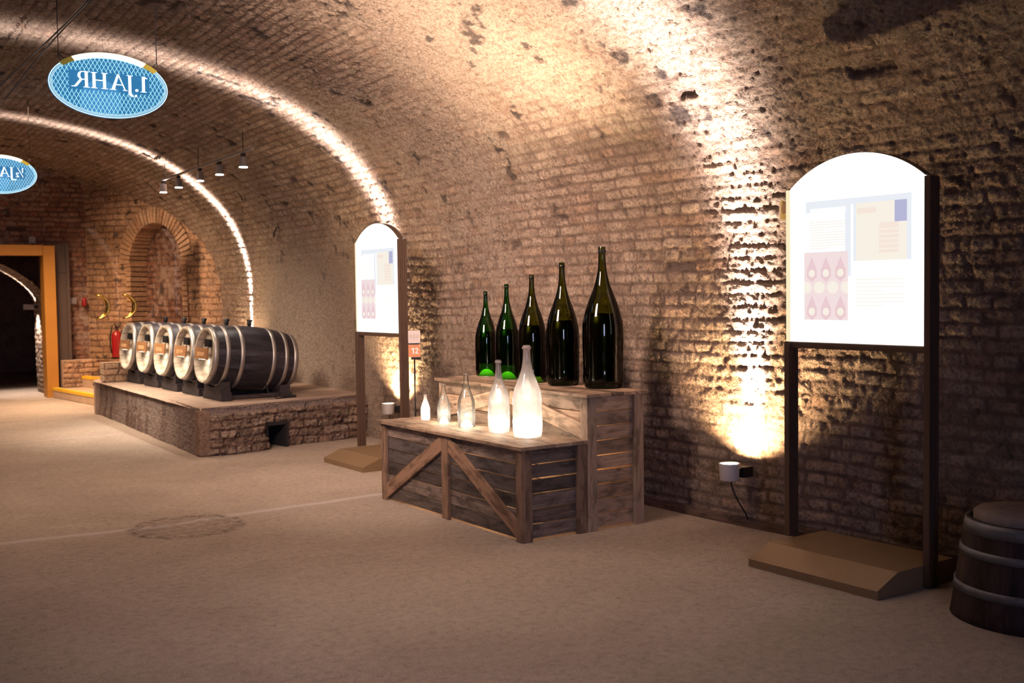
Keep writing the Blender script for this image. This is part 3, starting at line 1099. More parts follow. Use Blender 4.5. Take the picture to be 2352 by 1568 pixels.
def top_face():
    us = np.linspace(0, 1, 140)
    vsn = np.linspace(0, 1, 300)
    Uu, Vv = np.meshgrid(us, vsn, indexing='ij')
    X = PX0 - 0.03 + Uu * (5.20 - PX0)
    Ynear = PY0 + 0.03 + (X - PX0) / 2.0 * 0.36 + 0.03 * (fbm(X, X * 0, 4, 81, 3) - .5)
    Y = Ynear + Vv * (PY1 - Ynear)
    Z = PZ + 0.012 * (fbm(X, Y, 3, 82, 4) - .5) - 0.03 * np.clip(1 - Vv * 40, 0, 1) * fbm(X, Y, 9, 83, 2) \
        - 0.02 * np.clip(1 - Uu * 45, 0, 1)
    P = np.stack([X, Y, Z], -1)
    z = np.zeros_like(X)
    return grid_mesh('top_slab', P, dict(tone=z + .6, joint=z, plaster=z + 1, soot=z), 'plinth_top', None, parent=pl_)


simple('plinth_top', (0.42, 0.31, 0.24), 0.9, 0, 0.6, 30, 0.15, 6)
top_face()
b = MB()
b.box((4.15, 15.2, 0.235), (2.0, 0.1, 0.46))
b.build('end_face', 'plinth_top', pl_)
b = MB()
b.box((3.165, 10.455, 0.225), (0.12, 0.12, 0.45))
b.build('corner_block', 'plinth_stone', pl_, bevel=0.02)
b = MB()
Mh = Matrix(((nfd.x, -nfn.x, 0, nf0.x), (nfd.y, -nfn.y, 0, nf0.y), (0, 0, 1, 0), (0, 0, 0, 1)))
b.box((0.69, 0.20, 0.12), (0.03, 0.44, 0.25), Mh)
b.box((0.925, 0.20, 0.12), (0.03, 0.44, 0.25), Mh)
b.box((0.81, 0.20, 0.25), (0.26, 0.44, 0.03), Mh)
b.box((0.81, 0.42, 0.12), (0.26, 0.02, 0.25), Mh)
b.build('vent_recess', 'dark_void', pl_)

o = brick_plane('brick_stack', (3.14, 14.56, PZ + 0.006), (1, 0, 0), (0, 0, 1), (0, -1, 0), 0.36, 0.25, 0.010, 'pale_brick', seed=91,
                plaster_bias=-0.3, rough=0.8, course=0.083)
bs = thing('brick_stack', 'short stack of old bricks on the far end of the plinth', 'bricks')
o.parent = bs
o.name = 'front_bricks'
b = MB()
for k in range(3):
    for j in range(2):
        b.box((3.23 + j * 0.18, 14.69, PZ + 0.048 + k * 0.083), (0.172, 0.24, 0.076), None, 1)
b.build('bricks', 'step_concrete', bs, bevel=0.008)

# ------------------------------------------------------------------ barrels
def barrel_radius(t, rh, rb):
    return rh + (rb - rh) * (1 - (2 * t - 1) ** 2)


def glyph_bar(b, M, u, v, w, h, sl=0.0):
    b.prism([(u, v), (u + w, v), (u + w + sl, v + h), (u + sl, v + h)], 0, 0.003, M)


def make_barrel():
    """axis along local +X, origin on the plinth under the front head"""
    root = thing('wine_barrel', 'x', 'barrel')
    Lb, rh, rb, zc = 0.95, 0.288, 0.343, 0.474
    tilt = 6.3
    TT = tr(0, 0, zc) @ rot('Y', tilt) @ tr(0, 0, -zc)
    Mx = TT @ tr(0, 0, zc) @ rot('Y', 90)
    b = MB()
    pr = [(barrel_radius(t, rh, rb), t * Lb) for t in np.linspace(0, 1, 25)]
    b.lathe([(rh - 0.028, 0.0)] + pr + [(rh - 0.028, Lb)], 72, Mx, ustave=30)
    b.build('staves', 'barrel_wood', root)
    # head: chime lip (pale wood) and recessed boards
    b = MB()
    b.lathe([(rh + 0.0005, -0.002), (rh - 0.030, -0.002), (rh - 0.034, 0.060)], 72, Mx)
    tag(b.build('chime_rim', 'head_wood', root), 'pale wooden rim around the barrel head')
    for zz, nm in ((0.058, 'head'), (Lb - 0.04, 'rear_head')):
        b = MB()
        n = 7
        for k in range(n):
            y0 = -0.258 + k * 0.516 / n
            y1 = y0 + 0.516 / n - 0.002
            def hz(y):
                return math.sqrt(max(0.0, 0.259 ** 2 - y * y))
            P_ = []
            for y in np.linspace(y0, y1, 6):
                P_.append((y, -hz(y)))
            for y in np.linspace(y1, y0, 6):
                P_.append((y, hz(y)))
            Mh2 = TT @ Matrix(((0, 0, 1, zz), (1, 0, 0, 0), (0, 1, 0, zc), (0, 0, 0, 1)))
            b.prism(P_, 0.0, 0.02, Mh2, random.random())
        tag(b.build(nm, 'head_wood' if nm == 'head' else 'barrel_wood', root), 'pale wooden barrel head boards' if nm == 'head' else None)
    # hoops
    for t0, w in ((0.0, 0.052), (0.135, 0.040), (0.295, 0.040), (0.665, 0.040), (0.825, 0.040), (0.945, 0.052)):
        t1 = t0 + w / Lb
        b = MB()
        r0, r1 = barrel_radius(t0, rh, rb) + 0.004, barrel_radius(t1, rh, rb) + 0.004
        b.lathe([(r0 - 0.004, t0 * Lb - 0.001), (r0, t0 * Lb - 0.001), (r1, t1 * Lb), (r1 - 0.004, t1 * Lb)], 72, Mx, smooth=True)
        b.build('hoop', 'hoop_steel', root)
    # bung on top
    b = MB()
    b.lathe([(0.020, 0), (0.020, 0.012), (0.028, 0.02), (0.022, 0.036), (0.034, 0.066), (0.028, 0.074)], 20,
            TT @ tr(Lb * 0.50, 0, zc + rb - 0.002), cap1=True)
    tag(b.build('bung', 'black_rubber', root), 'black bung stopper on the barrel top')
    # name plate bracket with letters, clip above it
    pt = MB()
    Mp = TT @ Matrix(((0, 0, -1, -0.012), (-1, 0, 0, 0.02), (0, 1, 0, zc), (0, 0, 0, 1)))
    pt.prism([(-0.185, -0.045), (0.185, -0.045), (0.185, 0.075), (-0.185, 0.075)], 0, 0.012, Mp)
    po = tag(pt.build('name_plate', 'plate_wood', root), 'small brown name plate across the barrel head')
    Ml = TT @ Matrix(((0, 0, -1, -0.0245), (-1, 0, 0, 0.02), (0, 1, 0, zc), (0, 0, 0, 1)))
    lt = MB()
    u = -0.11
    rs = random.Random(5)
    for k in range(7):
        w = 0.006
        glyph_bar(lt, Ml, u, -0.012, w, 0.042, rs.uniform(-.004, .004))
        glyph_bar(lt, Ml, u + 0.014, -0.012, w, 0.042, rs.uniform(-.006, .006))
        glyph_bar(lt, Ml, u, rs.choice((-0.012, 0.005, 0.024)), 0.02, 0.006)
        u += 0.031
    lt.build('letters', 'plate_letter', po)
    ld = MB()
    ld.prism([(-0.07, -0.0465), (0.13, -0.0465), (0.13, -0.045), (-0.07, -0.045)], 0.001, 0.011, Mp)
    ld.build('light_strip', 'plate_led', po)
    cl = MB()
    Mc = TT @ Matrix(((0, 0, -1, 0.054), (-1, 0, 0, 0.0), (0, 1, 0, zc), (0, 0, 0, 1)))
    for s_ in (-1, 1):
        cl.prism([(0.0, 0.120), (s_ * 0.070, 0.088), (s_ * 0.078, 0.165), (s_ * 0.05, 0.17), (0.0, 0.135)][::s_], 0, 0.03, Mc)
    tag(cl.build('head_clamp', 'black_rubber', root), 'black bow-shaped clip on the barrel head')
    # saddles: stepped beams front and rear, joined by a runner
    for x in (0.075, Lb - 0.20):
        b = MB()
        Ms = Matrix(((0, 0, 1, x), (1, 0, 0, 0), (0, 1, 0, 0), (0, 0, 0, 1)))
        zx = zc - (x + 0.06) * math.tan(math.radians(tilt))
        sh = 0.165 if x < 0.3 else 0.095
        pts = [(-0.27, 0.0), (0.27, 0.0), (0.27, sh / 2), (0.225, sh / 2), (0.225, sh)]
        rr = barrel_radius((x + .06) / Lb, rh, rb) + 0.016
        for y in np.linspace(0.225, -0.225, 15):
            pts.append((y, min(sh + 0.03, max(0.03, zx - math.sqrt(rr * rr - y * y)))))
        pts += [(-0.225, sh), (-0.225, sh / 2), (-0.27, sh / 2)]
        b.prism(pts, 0.0, 0.12, Ms, 0.5)
        b.build('saddle', 'saddle_wood', root, bevel=0.004)
    b = MB()
    for y in (-0.18, 0.18):
        b.box((Lb / 2, y, 0.025), (Lb - 0.26, 0.04, 0.035))
    b.build('runner', 'saddle_wood', root, bevel=0.003)
    l = bpy.data.lights.new('plate_light', 'SPOT')
    l.energy = 2.2
    l.color = (1.0, 0.93, 0.80)
    l.spot_size = math.radians(150)
    l.spot_blend = 0.6
    l.shadow_soft_size = 0.02
    lo = bpy.data.objects.new('plate_light', l)
    COL.objects.link(lo)
    lo.parent = root
    lo.location = (-0.075, -0.02, zc - 0.06)
    lo.rotation_euler = look_rot((0.8, -0.15, -1))
    return root


br = make_barrel()
bl = ['dark barrel with steel hoops nearest the camera, in front of the other four',
      'dark hooped barrel second from the near end of the row',
      'dark hooped barrel in the middle of the row of five on the plinth',
      'dark hooped barrel second from the far end of the row',
      'dark hooped barrel at the far end of the row beside the red extinguisher']
for i, (x, y) in enumerate(((3.445, 11.28), (3.427, 11.99), (3.403, 12.75), (3.375, 13.46), (3.352, 14.22))):
    o = br if i == 0 else copy_tree(br)
    o.location = (x, y, PZ + 0.004)
    o.rotation_euler[2] = math.radians(3.0)
    tag(o, bl[i], 'barrel', 'wine barrels lying in a row on the plinth')
    if i:
        for ch in children(o):
            pass
b = MB()
b.tube([(4.0, 10.98, PZ + 0.16), (4.02, 10.92, PZ + 0.05), (4.1, 10.90, PZ + 0.006), (4.25, 10.95, PZ + 0.006)], 0.006)
b.box((4.27, 10.97, PZ + 0.012), (0.12, 0.05, 0.025))
tag(b.build('power_cable', 'black_rubber'), 'thin black cable lying under the nearest barrel', 'cable')

# ------------------------------------------------------------------ fire extinguisher
fe = thing('fire_extinguisher', 'red fire extinguisher hanging on the end wall behind the barrels', 'fire extinguisher', (4.02, 17.64, 0.63))
fe.scale = (0.86, 0.86, 0.86)
b = MB()
b.lathe([(0.001, 0), (0.095, 0.0), (0.10, 0.02), (0.10, 0.40), (0.085, 0.45), (0.04, 0.485), (0.03, 0.50)], 32)
b.build('cylinder', 'red_paint', fe)
b = MB()
b.lathe([(0.03, 0.49), (0.03, 0.53), (0.02, 0.54)], 16, cap1=True)
b.box((0.0, -0.02, 0.56), (0.03, 0.16, 0.02))
b.box((0.0, -0.02, 0.525), (0.03, 0.12, 0.015))
b.build('valve', 'black_metal', fe)
b = MB()
b.tube([(0.0, 0, 0.53), (-0.05, -0.02, 0.62), (-0.09, -0.03, 0.58), (-0.13, -0.04, 0.40), (-0.135, -0.04, 0.2), (-0.11, -0.04, 0.08)], 0.012)
b.build('hose', 'black_rubber', fe)
b = MB()
b.box((0, 0.02, -0.012), (0.20, 0.20, 0.022))
b.box((0.12, 0.06, 0.3), (0.05, 0.05, 0.4))
b.build('wall_bracket', 'black_metal', fe)
b = MB()
b.lathe([(0.001, 0), (0.03, 0.0), (0.032, 0.02), (0.032, 0.11), (0.02, 0.14), (0.001, 0.145)], 20, tr(3.72, 18.50, 1.44))
b.box((3.72, 18.56, 1.49), (0.05, 0.09, 0.06))
tag(b.build('alarm_beacon', 'red_paint'), 'small red alarm beacon on the end wall', 'alarm')
b = MB()
b.box((3.55, 18.56, 1.53), (0.12, 0.08, 0.10))
tag(b.build('junction_box', 'grey_metal', bevel=0.006), 'small grey junction box beside the red beacon', 'box')

# ------------------------------------------------------------------ glass doors with crescent brass pulls
def glass_leaf(x0, x1, label, hx):
    root = thing('glass_door', label, 'glass door', (0, 15.98, 0.329), 0, 'glass doors in front of the bricked arch')
    b = MB()
    b.box(((x0 + x1) / 2, 0, 1.13), (x1 - x0 - 0.006, 0.010, 2.20))
    b.build('pane', 'pane_glass', root)
    for sgn in (-1, 1):
        b = MB()
        pts, rad = [], []
        for k in range(25):
            a = -PI / 2 + PI * k / 24
            pts.append((hx + 0.165 * math.cos(a) * 0.95, sgn * (0.012 + 0.05 * math.cos(a) ** 0.5 if math.cos(a) > 0 else 0.012), 1.115 + 0.165 * math.sin(a)))
            rad.append(0.008 + 0.013 * math.cos(a) ** 0.7 if math.cos(a) > 0 else 0.006)
        b.tube(pts, rad, 12)
        b.lathe([(0.014, -0.01), (0.014, 0.02)], 12, tr(hx, sgn * 0.012, 1.115 - 0.165) @ rot('X', 90), cap0=True, cap1=True)
        b.lathe([(0.014, -0.01), (0.014, 0.02)], 12, tr(hx, sgn * 0.012, 1.115 + 0.165) @ rot('X', 90), cap0=True, cap1=True)
        tag(b.build('door_pull', 'brass', root), 'crescent-shaped brass pull')
    b = MB()
    b.box(((x0 + x1) / 2, 0, 0.015), (x1 - x0 - 0.02, 0.03, 0.03))
    b.build('floor_rail', 'grey_metal', root)
    return root


glass_leaf(3.28, 3.66, 'left glass door leaf with a curved brass pull', 3.375)
glass_leaf(3.68, 4.50, 'right glass door leaf next to the bricked arch with a curved brass pull', 3.74)

# ------------------------------------------------------------------ display crates
CY = math.radians(1.33)
C0 = Vector((3.638, 5.51, 0))
Mcr = tr(*C0) @ Matrix.Rotation(CY, 4, 'Z')
# local axes: y = long axis (away), x = short axis towards the wall
LL, D1, D2, H1, H2 = 1.876, 0.511, 0.484, 0.603, 0.897
T = 0.022


def planks_v(b, axis, fixed, a0, a1, z0, z1, n, thick, gaps, tone0=None):
    """horizontal boards stacked upward between z0..z1 on the plane x=fixed (axis 'y' boards run along y) or y=fixed"""
    hgt = (z1 - z0) / n
    for k in range(n):
        gp = gaps[k % len(gaps)]
        zc_ = z0 + hgt * (k + 0.5)
        tn = random.random() if tone0 is None else tone0[k % len(tone0)]
        if axis == 'y':
            b.box((fixed, (a0 + a1) / 2, zc_), (thick, a1 - a0, hgt - gp), None, 1, tn)
        else:
            b.box(((a0 + a1) / 2, fixed, zc_), (a1 - a0, thick, hgt - gp), None, 0, tn)


def make_crate(name, label, x0, x1, H, n_rows, wood, topwood, postwood, brace_mode, ntop):
    root = thing(name, label, 'crate', tuple(C0), CY)
    P = 0.045
    # corner posts; each made of two boards
    for (cx_, cy_) in ((x0, 0), (x1, 0), (x0, LL), (x1, LL)):
        b = MB()
        sx_ = 1 if cx_ == x0 else -1
        sy_ = 1 if cy_ == 0 else -1
        b.box((cx_ + sx_ * 0.0125, cy_ + sy_ * 0.035, (H - T) / 2), (0.025, 0.07, H - T), None, 2, 0.5)
        b.box((cx_ + sx_ * 0.05, cy_ + sy_ * 0.0125, (H - T) / 2), (0.055, 0.025, H - T), None, 2, 0.35)
        b.build('corner_post', postwood, root, bevel=0.002)
    # front and rear long panels, set back behind the posts
    b = MB()
    planks_v(b, 'y', x0 + 0.035, 0.03, LL - 0.03, 0.012, H - T - 0.004, n_rows, 0.018, [0.006, 0.005, 0.007, 0.008, 0.010, 0.006])
    b.build('front_panel', wood, root, bevel=0.0015)
    b = MB()
    planks_v(b, 'y', x1 - 0.035, 0.03, LL - 0.03, 0.012, H - T - 0.004, n_rows, 0.018, [0.004, 0.006])
    b.build('rear_panel', wood, root, bevel=0.0015)
    b = MB()
    planks_v(b, 'x', 0.035, x0 + 0.03, x1 - 0.03, 0.012, H - T - 0.004, n_rows, 0.018, [0.007, 0.006, 0.006, 0.012, 0.014, 0.006])
    b.build('side_panel', wood, root, bevel=0.0015)
    b = MB()
    planks_v(b, 'x', LL - 0.035, x0 + 0.03, x1 - 0.03, 0.012, H - T - 0.004, n_rows, 0.018, [0.004, 0.005])
    b.build('side_panel', wood, root, bevel=0.0015)
    # middle post and the two diagonal braces on the front
    ym = LL * 0.5
    b = MB()
    b.box((x0 + 0.0125, ym, (H - T) / 2), (0.025, 0.085, H - T), None, 2, 0.45)
    b.build('middle_post', postwood, root, bevel=0.002)
    for sg in (0, 1):
        ya, yb = (ym - 0.042, 0.07) if sg == 0 else (ym + 0.042, LL - 0.07)
        za, zb = H - T - 0.002, (0.02 if brace_mode == 0 else 0.60)
        wdt = 0.095 / math.cos(math.atan2(za - zb, abs(yb - ya)))
        if brace_mode:
            wdt = 0.11
        Mb = Matrix(((0, 0, 1, x0 + 0.004), (1, 0, 0, 0), (0, 1, 0, 0), (0, 0, 0, 1)))
        wv = wdt * 0.95
        pts = [(ya, za), (ya, za - wv), (yb, zb), (yb, zb + wv)]
        if sg == 0:
            pts = pts[::-1]
        bb = MB()
        nb = len(bb.v)
        bb.prism(pts, 0.0, 0.02, Mb, 0.8)
        # grain follows the brace
        d = Vector((yb - ya, zb - za + wv)).normalized()
        nrm = Vector((-d.y, d.x))
        li = 0
        for fc in bb.f:
            for vi in fc:
                co = bb.v[vi]
                q = Vector((co[1], co[2]))
                bb.uv[li] = (q.dot(d) + sg * 7, q.dot(nrm) + co[0])
                li += 1
        bb.build('brace', postwood, root, bevel=0.002)
    # table top boards along the length with end cuts
    b = MB()
    wtot = x1 - x0 + (0.025 if ntop == 4 else 0.05)
    wd = wtot / ntop
    for k in range(ntop):
        xc_ = x0 - 0.025 + wd * (k + 0.5)
        cut = random.uniform(0.35, 0.8) * LL
        for (a0, a1) in ((-0.025 + random.uniform(-.004, .004), cut - 0.001), (cut + 0.001, LL + 0.025 + random.uniform(-.004, .004))):
            b.box((xc_, (a0 + a1) / 2, H - T / 2), (wd - 0.0035, a1 - a0, T + random.uniform(-.001, .001)), None, 1)
    b.build('table_top', topwood, root, bevel=0.0015)
    return root


random.seed(21)
low = make_crate('display_crate', 'low front pallet-wood display crate with the clear bottles on it', 0, D1, H1, 6,
                 'crate_wood', 'crate_wood_light', 'crate_post_wood', 0, 4)
high = make_crate('display_crate', 'tall rear pallet-wood display crate with the green bottles on it', D1 + 0.006, D1 + D2, H2, 9,
                  'crate_wood_light', 'crate_wood_light', 'crate_wood_light', 1, 5)


# ------------------------------------------------------------------ bottles
PROF_BIG = [(0.0, 0.86), (0.012, 0.93), (0.035, 0.965), (0.15, 0.975), (0.42, 1.0), (0.46, 0.985), (0.50, 0.93), (0.55, 0.84), (0.60, 0.73), (0.65, 0.60),
            (0.70, 0.46), (0.74, 0.37), (0.78, 0.295), (0.84, 0.215), (0.90, 0.185), (0.955, 0.172), (0.957, 0.190), (0.975, 0.192), (0.980, 0.175),
            (0.988, 0.182), (1.0, 0.170)]
PROF_CLR = [(0.0, 0.88), (0.012, 0.95), (0.04, 0.98), (0.30, 1.0), (0.46, 0.975), (0.51, 0.92), (0.56, 0.81), (0.62, 0.66), (0.67, 0.53), (0.72, 0.42),
            (0.78, 0.34), (0.85, 0.28), (0.93, 0.25), (0.955, 0.245), (0.957, 0.29), (0.98, 0.30), (0.985, 0.26), (1.0, 0.245)]


def smooth_prof(pr, n=90):
    z = np.array([p[0] for p in pr])
    r = np.array([p[1] for p in pr])
    zz = np.unique(np.concatenate([np.linspace(0, 1, n), z]))
    # monotone-ish cubic through the control points
    m = np.gradient(r, z)
    out = []
    for q in zz:
        i = min(max(np.searchsorted(z, q) - 1, 0), len(z) - 2)
        h = z[i + 1] - z[i]
        t = (q - z[i]) / h
        if h < 0.03 or abs(r[i + 1] - r[i]) < 1e-9:
            v = r[i] + (r[i + 1] - r[i]) * t
        else:
            m0, m1 = m[i], m[i + 1]
            if i > 0 and z[i] - z[i - 1] < 0.006:
                m0 = 0
            if i + 2 < len(z) and z[i + 2] - z[i + 1] < 0.006:
                m1 = (r[i + 1] - r[i]) / h
            v = (2 * t ** 3 - 3 * t ** 2 + 1) * r[i] + (t ** 3 - 2 * t ** 2 + t) * h * m0 + (-2 * t ** 3 + 3 * t ** 2) * r[i + 1] + (t ** 3 - t ** 2) * h * m1
        out.append((float(q), float(v)))
    return out


def local(x, y, z):
    return Vector((x, y, z))


SP_BIG, SP_CLR = smooth_prof(PROF_BIG), smooth_prof(PROF_CLR)


def green_bottle(x, y, H, D, label, wine_from, glass, led):
    root = thing('champagne_bottle', label, 'bottle', (x, y, H2 + 0.002), 0, 'green champagne bottles on the tall crate')
    R0 = D / 2
    b = MB()
    b.lathe([(r * R0, z * H) for z, r in SP_BIG], 64)
    b.build('glass_body', glass, root)
    # wine
    b = MB()
    lv = 0.53
    pr = [(max(0.001, (r - 0.06) * R0), z * H) for z, r in SP_BIG if wine_from <= z <= lv]
    b.lathe([(0.001, pr[0][1])] + pr + [(0.001, pr[-1][1])], 48)
    tag(b.build('wine', 'wine', root), 'dark wine filling the bottle to its shoulder')
    b = MB()
    b.lathe([(R0 * 0.84, 0.001), (R0 * 0.70, 0.012 * H), (R0 * 0.5, 0.05 * H), (R0 * 0.28, 0.072 * H), (0.002, 0.08 * H)], 40)
    tag(b.build('punt', 'green_punt', root), 'domed punt in the bottle base')
    b = MB()
    b.lathe([(0.17 * R0, 0.960 * H), (0.194 * R0, 0.960 * H), (0.196 * R0, 0.974 * H), (0.17 * R0, 0.977 * H)], 32)
    b.build('neck_ring', 'black_metal', root)
    if led:
        l = bpy.data.lights.new('base_light', 'POINT')
        l.energy = led
        l.color = (1.0, 0.92, 0.72)
        l.shadow_soft_size = 0.015
        lo = bpy.data.objects.new('base_light', l)
        COL.objects.link(lo)
        lo.parent = root
        lo.location = (0, 0, 0.012)
        bb = MB()
        bb.lathe([(0.001, 0.004), (0.02, 0.004), (0.02, 0.0015)], 20)
        bb.build('base_lamp', 'led_dim', root)
    return root


gb = [(4.495, 7.30, 0.672, 0.178, 'smallest green champagne bottle, at the left end of the back row', 0.15, 'bright_green_glass', 0.35),
      (4.440, 6.905, 0.725, 0.188, 'second smallest green champagne bottle in the back row', 0.15, 'bright_green_glass', 0.28),
      (4.425, 6.54, 0.790, 0.211, 'middle green champagne bottle, behind the tallest clear bottle', 0.05, 'green_glass', 0.12),
      (4.455, 6.20, 0.866, 0.236, 'second tallest green champagne bottle in the back row', 0.03, 'green_glass', 0),
      (4.535, 5.84, 0.962, 0.279, 'tallest green champagne bottle, at the right end of the back row', 0.03, 'green_glass', 0)]
for a in gb:
    green_bottle(*a)


def clear_bottle(x, y, H, D, label, glass, power, nk=1.0):
    root = thing('clear_bottle', label, 'bottle', (x, y, H1 + 0.002), 0, 'clear glass bottles lit from below on the low crate')
    R0 = D / 2
    b = MB()
    b.lathe([(r * R0 * (1 + (nk - 1) * min(1, max(0, (z - .55) / .2))), z * H) for z, r in SP_CLR], 56)
    b.build('glass_body', glass, root)
    b = MB()
    hp = min(0.16 * H, 0.055 + 0.0 * H)
    b.lathe([(R0 * 0.86, 0.001), (R0 * 0.62, hp * 0.35), (R0 * 0.38, hp * 0.8), (R0 * 0.15, hp), (0.001, hp * 1.02)], 40)
    b.build('punt', 'milky_glass', root)
    b = MB()
    b.lathe([(0.28 * R0 * nk, 0.958 * H), (0.32 * R0 * nk, 0.960 * H), (0.33 * R0 * nk, 0.978 * H), (0.28 * R0 * nk, 0.985 * H)], 28)
    b.build('neck_ring', 'milky_glass', root)
    bb = MB()
    rr = min(0.03, R0 * 0.6)
    bb.lathe([(0.001, 0.004), (rr, 0.004), (rr, 0.001)], 20)
    tag(bb.build('base_lamp', 'led_warm', root), 'glowing lamp disc under the bottle')
    l = bpy.data.lights.new('base_light', 'POINT')
    l.energy = power
    l.color = (1.0, 0.88, 0.70)
    l.shadow_soft_size = 0.012
    lo = bpy.data.objects.new('base_light', l)
    COL.objects.link(lo)
    lo.parent = root
    lo.location = (0, 0, min(0.072, H * 0.36))
    if H > 0.45:
        l2 = l.copy()
        l2.shadow_soft_size = R0 * 0.35
        l2.energy = power * 0.4
        lo2 = bpy.data.objects.new('inner_fill', l2)  # second light added at mid-height so the glass glows throughout
        COL.objects.link(lo2)
        lo2.parent = root
        lo2.location = (0, 0, H * 0.42)
    return root


cb = [(3.874, 7.185, 0.191, 0.068, 'smallest clear bottle glowing white, at the left end of the front row', 'bright_glass', 0.7, 1.35),
      (3.874, 6.90, 0.292, 0.096, 'second smallest clear bottle in the front row, see-through and lit from below', 'clear_glass', 2.4, 1.15),
      (3.872, 6.57, 0.390, 0.124, 'middle clear bottle of the front row, see-through and bubbly', 'clear_glass', 3.2),
      (3.899, 6.18, 0.497, 0.148, 'second tallest clear bottle of the front row, hazy glass', 'hazy_glass', 2.2),
      (3.919, 5.86, 0.606, 0.193, 'tallest clear bottle of the front row, milky and glowing at its base', 'milky_glass', 2.2)]
for a in cb:
    clear_bottle(*a)

# lamps inside the crates shine through the gaps between the boards
for px_, py_, pz_, pw in ((0.25, 0.5, 0.30, 5), (0.25, 1.35, 0.30, 5), (0.75, 0.5, 0.5, 4), (0.75, 1.35, 0.5, 4)):
    l = bpy.data.lights.new('crate_inner_lamp', 'POINT')
    l.energy = pw
    l.color = (1.0, 0.55, 0.25)
    l.shadow_soft_size = 0.05
    lo = bpy.data.objects.new('crate_inner_lamp', l)
    COL.objects.link(lo)
    lo.location = Mcr @ Vector((px_, py_, pz_))

# upward beams of the lamps let into the crate tops
for (x, y, H, D, *_r), pw in zip(cb, (150, 190, 240, 300, 380)):
    spot('crate_top_lamp', (x, y, H1 + H + 0.03), (0.05, 0.0, 1), 62, pw, (1.0, 0.73, 0.54), 1.0, 0.02)
for (x, y, H, D, *_r), pw in zip(gb[:5], (12, 13, 15, 16, 18)):
    spot('crate_top_lamp', (x, y, H2 + H + 0.03), (0.0, 0.0, 1), 60, pw, (0.88, 0.80, 0.36), 1.0, 0.02)

# ------------------------------------------------------------------ light boards
DB = math.atan2(-0.038, 0.999)   # board direction, local +X runs from the near end to the far end
BL = 0.95


def make_board():
    root = thing('light_board', 'x', 'information board')
    # local: x along from near outer end (0) to far outer end (BL); y from base front (0) to wall side; z up
    BD = 0.82
    b = MB()
    Mb = Matrix(((0, 0, 1, 0), (1, 0, 0, 0), (0, 1, 0, 0), (0, 0, 0, 1)))  # profile (y,z) extruded along x
    b.prism([(0, 0.0), (BD, 0.0), (BD, 0.045), (BD - 0.17, 0.115), (0.17, 0.115), (0, 0.045)], 0.036, 0.885, Mb)
    tag(b.build('base', 'base_bronze', root, bevel=0.002), 'flat bronze base with sloping sides')
    yc_ = 0.42
    for x0 in (0.0, BL - 0.036):
        zt_ = 2.12 if x0 == 0 else 1.25
        b = MB()
        # grooved aluminium profile
        for k, (oy, w, dx) in enumerate(((-0.032, 0.018, 0), (-0.0105, 0.018, 0.003), (0.0115, 0.018, 0.003), (0.032, 0.016, 0))):
            b.box((x0 + 0.018, yc_ + oy, 2.12 / 2 if x0 == 0 else (1.25 + 0.112) / 2), (0.036 - 2 * dx, w, 2.12 if x0 == 0 else 1.25 - 0.112), None, 2, 0.5)
        b.box((x0 + 0.018, yc_, 2.12 / 2 if x0 == 0 else (1.248 + 0.112) / 2), (0.026, 0.072, 2.118 if x0 == 0 else 1.248 - 0.112), None, 2, 0.5)
        if x0 == 0:
            b.box((x0 + 0.018, yc_ - 0.01, 2.122), (0.034, 0.03, 0.004), None, 2, 0.5)
        b.build('post', 'bronze_metal', root, bevel=0.002)
    b = MB()
    b.box((BL - 0.020, yc_, 1.687), (0.032, 0.056, 0.872))  # frame side made to glow in place of a reflection
    tag(b.build('frame_side', 'frame_side_glow', root, bevel=0.003), 'side of the frame, its reflected panel light put in as pale yellow glow')
    b = MB()
    b.box((BL / 2, yc_, 1.232), (BL - 0.074, 0.05, 0.036))
    b.build('bottom_rail', 'bronze_metal', root, bevel=0.002)
    # lit panel with arched top
    x0, x1, z0, zs, zt = 0.038, BL - 0.038, 1.252, 2.125, 2.285
    pts = [(x0, z0), (x1, z0), (x1, zs)]
    cx_, hw = (x0 + x1) / 2, (x1 - x0) / 2
    sag = zt - zs
    Rr = (hw * hw + sag * sag) / (2 * sag)
    a_ = math.asin(hw / Rr)
    for k in range(1, 24):
        a = a_ - 2 * a_ * k / 24
        pts.append((cx_ + Rr * math.sin(a), zt - Rr + Rr * math.cos(a)))
    pts.append((x0, zs))
    Mf = Matrix(((1, 0, 0, 0), (0, 0, 1, yc_ - 0.03), (0, 1, 0, 0), (0, 0, 0, 1)))
    b = MB()
    b.prism(pts, 0, 0.06, Mf)
    po = tag(b.build('lit_panel', 'panel_glow', root), 'glowing white panel with an arched top')
    b = MB()
    b.prism(pts, -0.0, 0.004, tr(0, 0.0645, 0) @ Mf)
    b.build('back_plate', 'bronze_metal', root)
    b = MB()
    arc = [p for p in pts[2:]]
    for p, q in zip(arc, arc[1:]):
        d = Vector((q[0] - p[0], q[1] - p[1])).normalized()
        nn = Vector((d.y, -d.x)) * -1
        nn = Vector((d.y, -d.x))
        if nn.y < 0:
            nn = -nn
        e = 0.003
        b.prism([p, q, (q[0] + nn.x * e, q[1] + nn.y * e), (p[0] + nn.x * e, p[1] + nn.y * e)][::-1], 0.002, 0.058, Mf)
    b.build('arched_trim', 'bronze_metal', root)

    def pr(name, rects, mat, dep=0.0015, lab=None):
        q = MB()
        for (t0, t1, za, zb) in rects:
            q.box(((t0 + t1) / 2, yc_ - 0.03 - dep / 2, (za + zb) / 2), (abs(t1 - t0), dep, abs(zb - za)))
        return tag(q.build(name, mat, po), lab)
    return root, pr, po, yc_


